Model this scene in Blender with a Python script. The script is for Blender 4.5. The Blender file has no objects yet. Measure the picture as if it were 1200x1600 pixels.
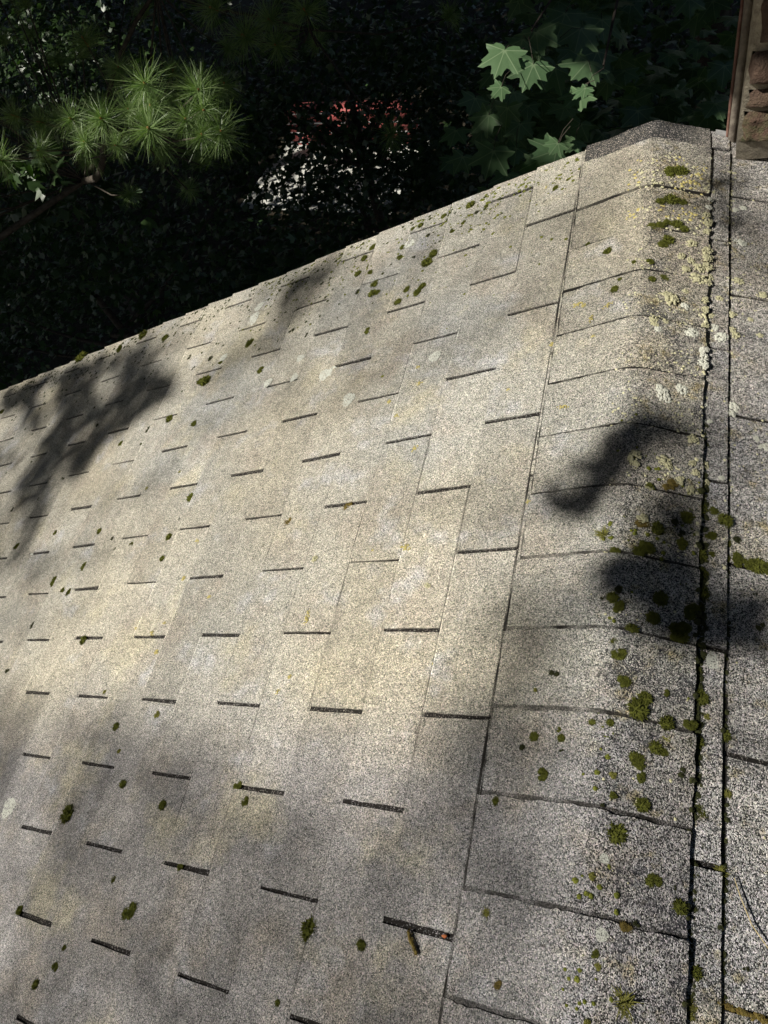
import bpy, math, random
import numpy as np
from mathutils import Vector, Matrix

S = bpy.context.scene
COL = S.collection
rng = np.random.default_rng(7)
random.seed(7)
IN = 0.0254
ZR = 6.5                      # height of the ridge above the ground
PITCH = 0.32346               # 4 in 12 roof
TP, SP, CP = math.tan(PITCH), math.sin(PITCH), math.cos(PITCH)

# ------------------------------------------------------------------ camera
cam_d = bpy.data.cameras.new('camera')
cam = bpy.data.objects.new('camera', cam_d)
COL.objects.link(cam)
R = np.array([[0.93634003, 0.22884653, -0.26626419],
              [0.05760869, -0.84824687, -0.52645843],
              [-0.34633595, 0.47760497, -0.80743105]])      # right, down, forward
CPOS = np.array([0.06452627, -0.47490886, ZR + 1.10578251])
cam.matrix_world = Matrix(((R[0][0], -R[1][0], -R[2][0], CPOS[0]),
                           (R[0][1], -R[1][1], -R[2][1], CPOS[1]),
                           (R[0][2], -R[1][2], -R[2][2], CPOS[2]),
                           (0, 0, 0, 1)))
cam_d.sensor_fit = 'AUTO'
cam_d.sensor_width = 36
cam_d.lens = 1169.54 / 1600 * 36
cam_d.clip_start = 0.02
cam_d.clip_end = 600
S.camera = cam

# ------------------------------------------------------------------ light
SUN = np.array([-0.57, -0.33, 0.76]); SUN /= np.linalg.norm(SUN)
world = bpy.data.worlds.new('World'); S.world = world
world.use_nodes = True
nt = world.node_tree
bg = nt.nodes['Background']
sky = nt.nodes.new('ShaderNodeTexSky')
sky.sky_type = 'NISHITA'
sky.sun_disc = False
sky.sun_elevation = math.asin(SUN[2])
sky.sun_rotation = math.atan2(SUN[0], SUN[1])
nt.links.new(sky.outputs[0], bg.inputs[0])
bg.inputs[1].default_value = 0.06
sl = bpy.data.lights.new('sun', 'SUN')
sl.energy = 5.0
sl.angle = math.radians(0.53)
sl.color = (1.0, 0.957, 0.865)
so = bpy.data.objects.new('sun', sl); COL.objects.link(so)
so.location = (-6, -3, 16)
so.rotation_euler = Vector(SUN).to_track_quat('Z', 'Y').to_euler()
S.view_settings.view_transform = 'Standard'
S.view_settings.look = 'None'
S.view_settings.exposure = 0.42
S.view_settings.gamma = 1.0
S.cycles.max_bounces = 5

# ------------------------------------------------------------------ helpers
def tag(o, label=None, cat=None, group=None, kind=None):
    if label: o['label'] = label
    if cat: o['category'] = cat
    if group: o['group'] = group
    if kind: o['kind'] = kind
    return o

def empty(name, loc=(0, 0, 0)):
    o = bpy.data.objects.new(name, None)
    o.empty_display_size = 0.1
    COL.objects.link(o); o.location = loc
    return o

def link(name, me, mat=None, parent=None):
    o = bpy.data.objects.new(name, me)
    COL.objects.link(o)
    if mat is not None and len(me.materials) == 0: me.materials.append(mat)
    if parent is not None:
        o.parent = parent
        o.matrix_parent_inverse = Matrix.Translation(-Vector(parent.location))
    return o

def mesh_np(name, V, F, smooth=False, attrs=None):
    """V (n,3), F (m,k) index array of equal sized faces"""
    V = np.asarray(V, np.float32); F = np.asarray(F, np.int32)
    me = bpy.data.meshes.new(name)
    me.vertices.add(len(V)); me.vertices.foreach_set('co', V.ravel())
    m, k = F.shape
    me.loops.add(m * k); me.loops.foreach_set('vertex_index', F.ravel())
    me.polygons.add(m)
    me.polygons.foreach_set('loop_start', np.arange(0, m * k, k, dtype=np.int32))
    me.polygons.foreach_set('loop_total', np.full(m, k, np.int32))
    if smooth: me.polygons.foreach_set('use_smooth', np.ones(m, bool))
    for an, arr in (attrs or {}).items():
        at = me.attributes.new(an, 'FLOAT_COLOR', 'POINT')
        a = np.ones((len(V), 4), np.float32); a[:, :3] = arr
        at.data.foreach_set('color', a.ravel())
    me.update(calc_edges=True)
    return me

class MB:
    """collects quads into one mesh"""
    def __init__(s): s.v = []; s.f = []; s.a = []; s.n = 0
    def add(s, V, F, A=None):
        V = np.asarray(V, float); F = np.asarray(F, int)
        s.v.append(V); s.f.append(F + s.n); s.n += len(V)
        s.a.append(np.zeros((len(V), 3)) if A is None else np.broadcast_to(np.asarray(A, float), (len(V), 3)))
    def box(s, x0, x1, y0, y1, z0, z1):
        V = [(x, y, z) for x in (x0, x1) for y in (y0, y1) for z in (z0, z1)]
        s.add(V, [(0, 1, 3, 2), (4, 6, 7, 5), (0, 4, 5, 1), (2, 3, 7, 6), (0, 2, 6, 4), (1, 5, 7, 3)])
    def tube(s, pts, rad, n=7):
        pts = [np.array(p, float) for p in pts]; V = []; F = []
        for i, p in enumerate(pts):
            d = pts[min(i + 1, len(pts) - 1)] - pts[max(i - 1, 0)]
            d /= np.linalg.norm(d) + 1e-9
            u = np.cross(d, (0.3, 0.2, 1) if abs(d[2]) < .9 else (1, 0, 0)); u /= np.linalg.norm(u)
            w = np.cross(d, u)
            r = rad[i] if hasattr(rad, '__len__') else rad
            for k in range(n):
                a = 2 * math.pi * k / n
                V.append(p + r * (math.cos(a) * u + math.sin(a) * w))
        for i in range(len(pts) - 1):
            for k in range(n):
                F.append((i * n + k, i * n + (k + 1) % n, (i + 1) * n + (k + 1) % n, (i + 1) * n + k))
        s.add(V, F)
    def build(s, name, mat, parent=None, smooth=False, attr=None):
        me = mesh_np(name, np.vstack(s.v), np.vstack(s.f), smooth, {attr: np.vstack(s.a)} if attr else None)
        return link(name, me, mat, parent)

# smooth value noise for geometry
_G = rng.random((64, 64))
def vnoise(x, y):
    x = np.asarray(x, float); y = np.asarray(y, float)
    xi = np.floor(x).astype(int); yi = np.floor(y).astype(int)
    fx = x - xi; fy = y - yi
    fx = fx * fx * (3 - 2 * fx); fy = fy * fy * (3 - 2 * fy)
    g = lambda a, b: _G[a % 64, b % 64]
    return ((g(xi, yi) * (1 - fx) + g(xi + 1, yi) * fx) * (1 - fy) + (g(xi, yi + 1) * (1 - fx) + g(xi + 1, yi + 1) * fx) * fy) * 2 - 1

# ------------------------------------------------------------------ node helpers
class NT:
    def __init__(s, name):
        s.m = bpy.data.materials.new(name); s.m.use_nodes = True
        s.t = s.m.node_tree; s.b = s.t.nodes['Principled BSDF']
        s.b.inputs['Roughness'].default_value = 0.85
        s.b.inputs['Specular IOR Level'].default_value = 0.3
        s.co = s.t.nodes.new('ShaderNodeTexCoord').outputs['Object']
    def set(s, sock, v):
        if isinstance(v, bpy.types.NodeSocket): s.t.links.new(v, sock)
        elif hasattr(v, '__len__') and len(v) == 3 and sock.type == 'RGBA': sock.default_value = (*v, 1)
        else: sock.default_value = v
    def noise(s, scale, detail=3, rough=.55, off=None, dist=0):
        n = s.t.nodes.new('ShaderNodeTexNoise')
        co = s.co
        if off:
            a = s.t.nodes.new('ShaderNodeVectorMath'); a.operation = 'ADD'
            s.t.links.new(s.co, a.inputs[0]); a.inputs[1].default_value = (off, off * 1.7, off * .6); co = a.outputs[0]
        s.t.links.new(co, n.inputs['Vector'])
        n.inputs['Scale'].default_value = scale; n.inputs['Detail'].default_value = detail
        n.inputs['Roughness'].default_value = rough; n.inputs['Distortion'].default_value = dist
        return n.outputs['Fac']
    def voro(s, scale, rnd=1):
        n = s.t.nodes.new('ShaderNodeTexVoronoi')
        s.t.links.new(s.co, n.inputs['Vector']); n.inputs['Scale'].default_value = scale
        return n.outputs['Distance'], n.outputs['Color']
    def sep(s, c):
        n = s.t.nodes.new('ShaderNodeSeparateColor'); s.t.links.new(c, n.inputs[0]); return n.outputs
    def attr(s, name):
        n = s.t.nodes.new('ShaderNodeAttribute'); n.attribute_name = name; return n.outputs['Color']
    def ramp(s, f, stops, interp='LINEAR'):
        n = s.t.nodes.new('ShaderNodeValToRGB'); s.set(n.inputs[0], f)
        cr = n.color_ramp; cr.interpolation = interp
        while len(cr.elements) < len(stops): cr.elements.new(.5)
        for e, (p, c) in zip(cr.elements, stops):
            e.position = p; e.color = (c, c, c, 1) if not hasattr(c, '__len__') else (*c, 1)
        return n.outputs[0]
    def math(s, op, a, b=0.0, clamp=False):
        n = s.t.nodes.new('ShaderNodeMath'); n.operation = op; n.use_clamp = clamp
        s.set(n.inputs[0], a); s.set(n.inputs[1], b); return n.outputs[0]
    def mix(s, f, a, b, mode='MIX'):
        n = s.t.nodes.new('ShaderNodeMix'); n.data_type = 'RGBA'; n.blend_type = mode
        s.set(n.inputs[0], f); s.set(n.inputs[6], a); s.set(n.inputs[7], b); return n.outputs[2]
    def bump(s, h, dist, strength=1.0):
        n = s.t.nodes.new('ShaderNodeBump'); s.set(n.inputs['Height'], h)
        n.inputs['Distance'].default_value = dist; n.inputs['Strength'].default_value = strength
        s.t.links.new(n.outputs[0], s.b.inputs['Normal'])
    def color(s, c): s.set(s.b.inputs['Base Color'], c)

def granules(name, cap=False, right=False, dark=False, gain=1.0):
    """mineral granules of an old asphalt shingle; attribute wear = (tab tint, bare asphalt, dirt at a joint)"""
    N = NT(name)
    w = N.sep(N.attr('wear')); tint, bare, dirt_shade = w[0], w[1], w[2]
    d1, c1 = N.voro(700 if (cap or right) else 720); r1 = N.sep(c1)
    d2, c2 = N.voro(900)
    n_big = N.noise(1.7, 2, .5, 3.1)
    n_mid = N.noise(7, 3, .6, 11.3)
    n_sml = N.noise(38, 4, .65, 5.7)
    base = N.mix(N.ramp(n_big, [(.34, 0), (.66, 1)]), (.325, .325, .300) if not right else (.37, .365, .355), (.405, .375, .295) if not right else (.42, .405, .36))
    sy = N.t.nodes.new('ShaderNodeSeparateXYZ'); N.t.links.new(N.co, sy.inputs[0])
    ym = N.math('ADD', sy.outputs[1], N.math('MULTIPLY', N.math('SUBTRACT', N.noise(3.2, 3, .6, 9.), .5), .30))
    near_shade = N.t.nodes.new('ShaderNodeMapRange'); N.set(near_shade.inputs[0], ym)
    near_shade.inputs[1].default_value = -.08; near_shade.inputs[2].default_value = -.30
    base = N.mix(N.math('MULTIPLY', near_shade.outputs[0], .8), base, (.250, .244, .252) if not right else (.36, .36, .365))  # shade painted in: base colour turns grey towards the near roof
    base = N.mix(N.ramp(n_mid, [(.50, 0), (.68, .6)]), base, (.325, .290, .240))
    base = N.mix(N.ramp(N.noise(9, 3, .6, 23.), [(.58, 0), (.74, .55)]), base, (.44, .45, .48))
    base = N.mix(N.ramp(N.noise(5, 4, .6, 41.), [(.56, 0), (.68, .65)]), base, (.43, .40, .295))
    base = N.mix(1.0, base, N.ramp(n_sml, [(.25, .78), (.75, 1.2)]), 'MULTIPLY')
    base = N.mix(1.0, base, N.ramp(tint, [(0, .84), (.5, 1.11), (1, 2.1)]), 'MULTIPLY')
    # grain by grain brightness
    if cap:
        side = N.t.nodes.new('ShaderNodeSeparateXYZ'); N.t.links.new(N.co, side.inputs[0])
        xx = N.math('ADD', side.outputs[0], N.math('MULTIPLY', N.math('SUBTRACT', N.noise(12, 3, .6), .5), .09))
        coarse = N.ramp(N.math('MULTIPLY_ADD', xx, 8.0), [(0, 0), (1, 1)])
        mr = N.t.nodes.new('ShaderNodeMapRange'); N.set(mr.inputs[0], xx)
        mr.inputs[1].default_value = -.035; mr.inputs[2].default_value = .02; coarse = mr.outputs[0]
    elif right: coarse = 1.0
    else: coarse = 0.0
    g_f = N.ramp(r1[0], [(0, .18), (.15, .42), (.42, .88), (.78, 1.32), (1, 2.2)])
    g_c = N.ramp(r1[0], [(0, .06), (.30, .20), (.42, .92), (.75, 1.55), (1, 2.3)])
    g = N.mix(coarse, g_f, g_c)
    col = N.mix(1.0, base, g, 'MULTIPLY')
    # coarser clumps of light lichen grains over the dark ones
    if cap or right:
        cl = N.ramp(N.noise(150, 2, .6, 77.), [(.42, .70), (.60, 1.15)])
        col = N.mix(N.math('MULTIPLY', coarse, .9), col, N.mix(1.0, col, cl, 'MULTIPLY'))
        col = N.mix(N.math('MULTIPLY', coarse, .55), col, N.mix(1.0, col, (1.0, 1.0, 1.03), 'MULTIPLY'))
    hue = N.mix(.12, (1, 1, 1), c1)
    col = N.mix(1.0, col, hue, 'MULTIPLY')
    if cap or right:
        gr = N.math('MULTIPLY', N.math('MULTIPLY', coarse, .65), N.ramp(N.noise(21, 4, .7, 31.), [(.56, 0), (.68, 1)]))
        col = N.mix(gr, col, N.mix(1.0, col, (.78, .66, .28), 'MULTIPLY'))
    if cap or right:
        bp = N.math('MULTIPLY', N.math('MULTIPLY', coarse, .85 if cap else .6), N.ramp(N.noise(17, 4, .7, 51.), [(.52, 0), (.62, 1)]))
        bp = N.math('MULTIPLY', bp, N.ramp(r1[2], [(.50, 1), (.56, 0)]))
        col = N.mix(bp, col, (.022, .023, .032))
    # bare asphalt
    bm = N.math('MULTIPLY', bare, N.ramp(N.math('ADD', r1[1], N.math('MULTIPLY', bare, .2)), [(.25, 0), (.38, 1)]))
    bm = N.math('MULTIPLY', bare, N.ramp(r1[1], [(.20, 0), (.25, 1)]))
    col = N.mix(bm, col, (.022, .023, .026))
    col = N.mix(dirt_shade, col, (.014, .012, .010))
    if dark: col = N.mix(N.ramp(N.math('ADD', r1[2], N.math('MULTIPLY', N.noise(30, 3), .25)), [(.98, .985), (1.0, .35)]), col, (.008, .006, .005))
    # black algae freckles
    col = N.mix(N.ramp(N.noise(55, 3, .7, 63.), [(.67, 0), (.74, .75)]), col, (.05, .045, .04))
    if gain != 1: col = N.mix(1.0, col, (gain, gain, gain), 'MULTIPLY')
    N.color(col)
    h = N.math('ADD', N.math('MULTIPLY', N.math('SUBTRACT', 1.0, d1), .8), N.math('MULTIPLY', r1[0], .9))
    h = N.math('ADD', h, N.math('MULTIPLY', N.noise(90, 3), 1.2))
    N.bump(h, .0011 if (cap or right) else .0008, 1.0 if (cap or right) else .8)
    N.b.inputs['Roughness'].default_value = .9
    return N.m

def simple(name, c0, c1, scale, rough=.85, bump=0, bscale=None, spec=.3):
    N = NT(name)
    N.color(N.mix(N.ramp(N.noise(scale, 4, .65), [(.35, 0), (.65, 1)]), c0, c1))
    N.b.inputs['Roughness'].default_value = rough
    N.b.inputs['Specular IOR Level'].default_value = spec
    if bump: N.bump(N.noise(bscale or scale * 2, 4, .7), bump)
    return N.m

def leafmat(name, c0, c1, vein=(.2, .27, .12), trans=.3, scale=4):
    N = NT(name)
    v = N.sep(N.attr('vein'))
    col = N.mix(v[1], c0, c1)
    col = N.mix(N.ramp(N.noise(60, 3), [(.3, 0), (.7, .35)]), col, N.mix(1.0, col, (.6, .65, .6), 'MULTIPLY'))
    col = N.mix(N.ramp(v[0], [(.80, 0), (.93, .8)]), col, vein)
    N.color(col)
    N.b.inputs['Roughness'].default_value = .42
    N.b.inputs['Specular IOR Level'].default_value = .5
    tr = N.t.nodes.new('ShaderNodeBsdfTranslucent'); N.set(tr.inputs[0], N.mix(1.0, col, (1.3, 1.6, .6), 'MULTIPLY'))
    mx = N.t.nodes.new('ShaderNodeMixShader'); mx.inputs[0].default_value = trans
    out = N.t.nodes['Material Output']
    N.t.links.new(N.b.outputs[0], mx.inputs[1]); N.t.links.new(tr.outputs[0], mx.inputs[2])
    N.t.links.new(mx.outputs[0], out.inputs[0])
    return N.m

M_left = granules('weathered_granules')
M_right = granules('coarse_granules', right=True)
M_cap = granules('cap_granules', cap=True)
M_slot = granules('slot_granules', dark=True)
M_bark = simple('bark', (.035, .028, .022), (.09, .075, .06), 30, .95, .01, 40)
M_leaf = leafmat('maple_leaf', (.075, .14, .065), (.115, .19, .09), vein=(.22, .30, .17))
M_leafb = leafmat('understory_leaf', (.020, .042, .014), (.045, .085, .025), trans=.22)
M_needle = leafmat('pine_needle', (.10, .18, .05), (.27, .36, .15), trans=.25)
M_bud = simple('pine_bud', (.30, .13, .05), (.42, .22, .08), 300)
M_moss = simple('moss', (.075, .090, .011), (.19, .20, .03), 260, .95, .002, 500)
M_mossd = simple('dark_moss', (.026, .030, .010), (.055, .060, .018), 260, .95, .002, 500)
M_mossy = simple('yellow_moss', (.16, .16, .03), (.30, .29, .07), 260, .95, .002, 500)
M_mossb = simple('brown_moss', (.13, .085, .02), (.24, .19, .05), 260, .95, .002, 500)
M_lich = simple('cream_lichen', (.50, .47, .27), (.72, .69, .47), 160, .95, .002, 420)
M_lichw = simple('white_lichen', (.66, .66, .57), (.80, .80, .70), 160, .95, .0015, 420)
M_lichy = simple('yellow_lichen', (.44, .36, .12), (.66, .58, .24), 160, .95, .002, 420)
M_lichf = simple('flat_lichen', (.50, .51, .45), (.74, .75, .68), 330, .95, .001, 500)
M_straw = simple('straw', (.35, .28, .14), (.5, .42, .24), 200)
M_litter = simple('leaf_litter', (.018, .015, .010), (.05, .04, .025), 6, .95, .03, 20)
M_siding = simple('siding', (.30, .29, .27), (.36, .35, .33), 5, .7)
M_trim = simple('white_trim', (.62, .62, .60), (.74, .74, .72), 20, .6)

# ------------------------------------------------------------------ setting: ground
gm = MB()
n = 60; xs = np.linspace(-110, 110, n); ys = np.linspace(-90, 130, n)
X, Y = np.meshgrid(xs, ys, indexing='ij')
Z = vnoise(X * .13, Y * .13) * .25 - .1 - .25
r = np.hypot(X + 5.7, Y - 10.5); Z = np.where(r < 9, -.05 - .3 * (r / 9) ** 2 * 0, Z)
idx = np.arange(n * n).reshape(n, n)
F = np.stack([idx[:-1, :-1], idx[1:, :-1], idx[1:, 1:], idx[:-1, 1:]], -1).reshape(-1, 4)
gm.add(np.stack([X, Y, Z], -1).reshape(-1, 3), F)
tag(gm.build('ground', M_litter, smooth=True), kind='structure')

# ------------------------------------------------------------------ the house
EY0, EY1 = -104 * IN, 50.67 * IN          # near and far (gable) ends of the roof
NC = 29
house = empty('house', (0, -.6, 0))
tag(house, 'house with an old mossy grey shingle roof filling most of the view', 'house')

def roof_pt(s, y, h):
    """signed distance from the ridge down the slope (left negative), y, offset along the normal"""
    s = np.asarray(s, float); sg = np.sign(s)
    return np.stack([s * CP + sg * h * SP, np.broadcast_to(y, s.shape), ZR - np.abs(s) * SP + h * CP], -1)

def grid_faces(a, b, flip=False):
    idx = np.arange(a * b).reshape(a, b)
    F = np.stack([idx[:-1, :-1], idx[1:, :-1], idx[1:, 1:], idx[:-1, 1:]], -1).reshape(-1, 4)
    return F[:, ::-1] if flip else F

def slab(mb, s0, s1, y0, y1, sg, hfun, thick, tint, bare=None, ns=8, ny=18, jit=.0006, taper=(0, 0)):
    """a tab: curved top sheet plus its edge faces; s0 upper edge, s1 butt"""
    u = np.array([0, .045, .062, .12, .3, .5, .7, .88, .975, 1.0]); ns = len(u); v = np.linspace(0, 1, ny)
    U, V = np.meshgrid(u, v, indexing='ij')
    ss = s0 + (s1 - s0) * U; yy = y0 + (y1 - y0) * V
    je = vnoise(yy * 130 + s0 * 31, ss * 0 + s0 * 77) * jit * 1.3 + vnoise(yy * 30 + s0 * 11, ss * 0 + s0 * 17) * jit * 1.2
    ss = ss + je * (U > .99)
    jy = vnoise(ss * 150 + y0 * 51, yy * 0 + y0 * 13) * jit * 1.2
    sk = rng.normal(size=2) * .0014
    yy = yy + np.where(V < .01, jy + sk[0] * (U - .5), 0) - np.where(V > .99, jy + sk[1] * (U - .5), 0)
    h = hfun(ss, yy, U, V)
    top = roof_pt(sg * ss, yy, h).reshape(-1, 3)
    A = np.zeros((ns, ny, 3)); A[..., 0] = tint * .5
    sun_rim = max(0, rng.normal() * .6 + .12); A[-1, :, 0] = np.clip(tint * .5 + sun_rim * (.6 + .5 * vnoise(yy[-1] * 30, yy[-1] * 0 + s0 * 9)), 0, 1)  # worn rim catching the sun, its highlight painted into the tint
    if bare is not None: A[..., 2] = bare(ss, yy, U, V)  # goes into the dirt_shade channel
    A = A.reshape(-1, 3)
    mb.add(top, grid_faces(ns, ny, flip=(sg > 0) ^ False), A)
    # edge faces
    bot = roof_pt(sg * ss, yy, h - thick).reshape(ns, ny, 3); tp = top.reshape(ns, ny, 3); Aa = A.reshape(ns, ny, 3)
    for t_, b_, a_ in ((tp[-1], bot[-1], Aa[-1]), (tp[:, 0], bot[:, 0], Aa[:, 0]), (tp[:, -1], bot[:, -1], Aa[:, -1])):
        m = len(t_)
        V2 = np.vstack([t_, b_]); F2 = [(i, i + 1, m + i + 1, m + i) for i in range(m - 1)]
        a2 = np.vstack([a_, a_]).copy(); a2[m:, 1] = 1 if t_ is not tp[-1] else .3
        mb.add(V2, F2, a2)

def undul(s, y):
    return vnoise(s * 9 + 3, y * 9) * .0016 + vnoise(s * 2.3, y * 2.1 + 8) * .004

def field(sg, s_first, phase):
    """three-tab courses; phase(k) gives the y of one slot of course k"""
    mb = MB()
    W = .0082
    for k in range(-1, NC):
        s0 = (s_first + 5 * k) * IN; s1 = s0 + 5 * IN
        s0 = max(s0, .55 * IN)
        ph = phase(k)
        ys = np.arange(ph - 40 * 12, ph + 40 * 12, 12) * IN
        ys = ys[(ys > EY0 - .3) & (ys < EY1 + .3)]
        lift = .0012 * rng.random()
        for a, b in zip(ys[:-1], ys[1:]):
            a = a + rng.normal() * .0011 + W / 2; b = b + rng.normal() * .0011 - W / 2
            a = max(a, EY0); b = min(b, EY1 + rng.normal() * .0008)
            if b - a < .008: continue
            tilt = rng.normal() * .0008; curl = abs(rng.normal()) * .0010
            ds = rng.normal() * .0009
            tint = np.clip(rng.normal() * .33 + .5, 0, 1)
            def hf(ss, yy, U, V):
                return .0006 + .0036 * U + undul(ss, yy) * (1) + tilt * (V - .5) * U + curl * U ** 4 * (2 * V - 1) ** 4 + lift * U
            dj = .9 if k == 0 else (rng.uniform(.1, .75) if rng.random() < .75 else 0)
            slab(mb, s0, s1 + ds, a, b, sg, hf, .0056, tint, bare=lambda ss, yy, U, V: np.where(U < .05, dj * (.8 + .6 * vnoise(yy * 25, yy * 0 + s0 * 5)), 0))
    return mb

fl = field(-1, 6.74, lambda k: 6 * (k + 1))
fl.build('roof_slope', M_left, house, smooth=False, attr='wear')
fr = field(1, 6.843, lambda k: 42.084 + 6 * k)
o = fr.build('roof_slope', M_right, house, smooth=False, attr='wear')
# dark bed seen in the slots
for sg, nm in ((-1, M_slot), (1, M_slot)):
    mb = MB(); ns, ny = 60, 60
    ss, yy = np.meshgrid(np.linspace(.2 * IN, (6.8 + 5 * NC) * IN, ns * 3), np.linspace(EY0, EY1, ny * 2), indexing='ij')
    mb.add(roof_pt(sg * ss, yy, undul(ss, yy) - .0012).reshape(-1, 3), grid_faces(ns * 3, ny * 2, flip=sg > 0))
    mb.build('underlay', nm, house, attr='wear')

# ridge caps: pieces 12 in wide bent over the ridge, butts facing the far gable
def cap_profile(u, h):
    """u signed distance across the cap; smooth bend at the ridge"""
    x = u * CP; r = .015
    z = -TP * (np.sqrt(x * x + r * r) - r * .55)
    nx = np.tanh(u / .022) * SP; nz = np.sqrt(1 - nx * nx)
    return x + nx * h, z + nz * h

butts = [46.14 - 5.1555 * i for i in range(0, 30)]; butts[0] = 48.0
capnum = 0
for i in range(-1, 28):
    yb = (50.95 if i < 0 else butts[i]) * IN + rng.normal() * .0012
    ya = butts[i + 1] * IN - .012
    if ya < EY0: break
    mb = MB()
    uL = -(6.57 + rng.normal() * .05) * IN; uR = (5.15 + rng.normal() * .05) * IN
    if i == 10: uL += .004; 
    if i >= 8: uL -= .0045
    skew = rng.normal() * .0016
    nu, nv = 46, 16
    u = np.concatenate([[uL, uL + .0022, uL + .0030], np.linspace(uL + .007, uR, nu - 3)]); v = np.concatenate([[0, .080, .095, .115, .132, .143], np.linspace(.16, 1, 12)]); nv = len(v)
    U, V = np.meshgrid(u, v, indexing='ij')
    yy = ya + (yb - ya) * V + skew * (U / .15) * V
    yy = yy + (V > .99) * (vnoise(U * 160 + i * 7, V * 0 + i) * .0013 + vnoise(U * 35 + i * 3, V * 0) * .0016)
    Uj = U + np.where((U == uL) | (U == uR), vnoise(yy * 140 + i, U * 0 + i * 3) * .0012 + vnoise(yy * 40 + i, U * 0 + i * 5) * .0014, 0)
    f = (Uj - uL) / (uR - uL)
    h = .0048 + .0038 * V + vnoise(U * 22 + i * 5, yy * 22) * .0006 + undul(np.abs(U), yy)
    h = h + .0002 * np.clip((f - .86) / .14, 0, 1) ** 2
    h = h + .0018 * (V ** 5) * vnoise(U * 18 + i * 9, V * 0 + 5)
    if i < 0:
        dr = np.clip((yy - 47.6 * IN) / (3.4 * IN), 0, 1); h = h - .006 * dr ** 2
    x, z = cap_profile(Uj, h)
    P = np.stack([x, yy, ZR + z], -1)
    A = np.zeros((nu, nv, 3)); A[..., 0] = np.clip(rng.normal() * .18 + .5, 0, 1) * .5
    if i < 0:
        A[..., 1] = .93 * (np.clip(2.4 - f * 1.9, 0, 1))
    # dirt line where the next butt sits on this piece, painted to thicken its shadow too
    nxt = (V < .134)
    A[..., 2] = np.where(nxt, np.clip(.70 + .3 * yy + .4 * vnoise(U * 40 + i, yy * 3) + .2 * (U > .01), .25, 1), 0)
    A[..., 2] = np.maximum(A[..., 2], np.where(U < uL + .0026, np.clip(.62 + .5 * vnoise(yy * 50, U * 0 + i), .1, 1), 0))
    mb.add(P.reshape(-1, 3), grid_faces(nu, nv), A.reshape(-1, 3))
    x2, z2 = cap_profile(Uj, h - .0050)
    P2 = np.stack([x2, yy, ZR + z2], -1)
    for t_, b_ in ((P[:, -1], P2[:, -1]), (P[0], P2[0]), (P[-1], P2[-1])):
        m = len(t_); a2 = np.zeros((2 * m, 3)); a2[:, 1] = .8; a2[m:, 2] = .8
        mb.add(np.vstack([t_, b_]), [(q, q + 1, m + q + 1, m + q) for q in range(m - 1)], a2)
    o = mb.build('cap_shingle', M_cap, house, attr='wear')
    if i < 0: o['label'] = 'blackened last ridge cap shingle drooping over the gable end'

# gable rake board, walls, fascia, far below the shingles
for sg in (-1, 1):
    L = (6.8 + 5 * NC) * IN
    for (ya, yb, ha, hb) in ((EY1 - .035, EY1 - .012, -.16, -.03), (EY0 + .0, EY0 + .022, -.16, -.004)):
        V = []
        for s in (0.0, L):
            for y in (ya, yb):
                for h in (ha, hb):
                    V.append(((s * CP) * sg, y, ZR - s * SP + h))
        mb = MB(); mb.add(V, [(0, 1, 3, 2), (4, 6, 7, 5), (0, 4, 5, 1), (2, 3, 7, 6), (0, 2, 6, 4), (1, 5, 7, 3)])
        mb.build('rake_board', M_trim, house)
mb = MB(); L = (6.8 + 5 * NC) * IN; HX = L * CP - .3; HZ = ZR - L * SP - .1
mb.box(-HX, HX, EY0 + .25, EY1 - .25, -.3, HZ)
V = [(-HX, EY0 + .25, HZ + .002), (HX, EY0 + .25, HZ + .002), (0, EY0 + .25, ZR - .08), (-HX, EY1 - .25, HZ + .002), (HX, EY1 - .25, HZ + .002), (0, EY1 - .25, ZR - .08)]
mb.add(V, [(0, 1, 2, 2), (3, 5, 4, 4)])
V = [(-HX, EY0 + .25, HZ + .002), (0, EY0 + .25, ZR - .08), (0, EY1 - .25, ZR - .08), (-HX, EY1 - .25, HZ + .002)]
mb.add(V, [(0, 1, 2, 3)]); mb.add([(-a, b, c) for a, b, c in V], [(0, 3, 2, 1)])
me = mb.build('wall', M_siding, house)
for sg in (-1, 1):
    x = sg * (L * CP + .0); mb = MB(); mb.box(min(x, x + sg * .1), max(x, x + sg * .1), EY0, EY1, ZR - L * SP - .13, ZR - L * SP - .02)
    mb.build('gutter', M_trim, house)

# ------------------------------------------------------------------ chimney
def stone_mat():
    N = NT('brownstone')
    n1 = N.noise(28, 4, .7); n2 = N.noise(7, 2)
    c = N.mix(N.ramp(n1, [(.3, 0), (.7, 1)]), (.11, .058, .040), (.26, .165, .115))
    c = N.mix(N.ramp(n2, [(.45, 0), (.65, .6)]), c, (.20, .15, .12))
    sx = N.t.nodes.new('ShaderNodeSeparateXYZ'); N.t.links.new(N.co, sx.inputs[0])
    low = N.t.nodes.new('ShaderNodeMapRange'); N.set(low.inputs[0], sx.outputs[2])
    low.inputs[1].default_value = ZR + .10; low.inputs[2].default_value = ZR - .03
    c = N.mix(N.math('MULTIPLY', low.outputs[0], N.ramp(N.noise(60, 3), [(.38, 0), (.6, 1)])), c, (.15, .16, .075))
    N.color(c); N.bump(N.math('ADD', N.noise(70, 5, .75), N.math('MULTIPLY', N.noise(260, 3, .7), .3)), .035)
    return N.m
M_stone = stone_mat()
M_mortar = simple('mortar', (.25, .22, .175), (.46, .41, .32), 60, .95, .004, 160)
M_flash = simple('rusted_strip', (.13, .055, .042), (.24, .14, .11), 35, .6, .001, 90)
M_lead = simple('lead_flashing', (.22, .22, .22), (.38, .38, .38), 60, .5)
CX, CY = .178, 1.204
chz = ZR - .065
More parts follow.
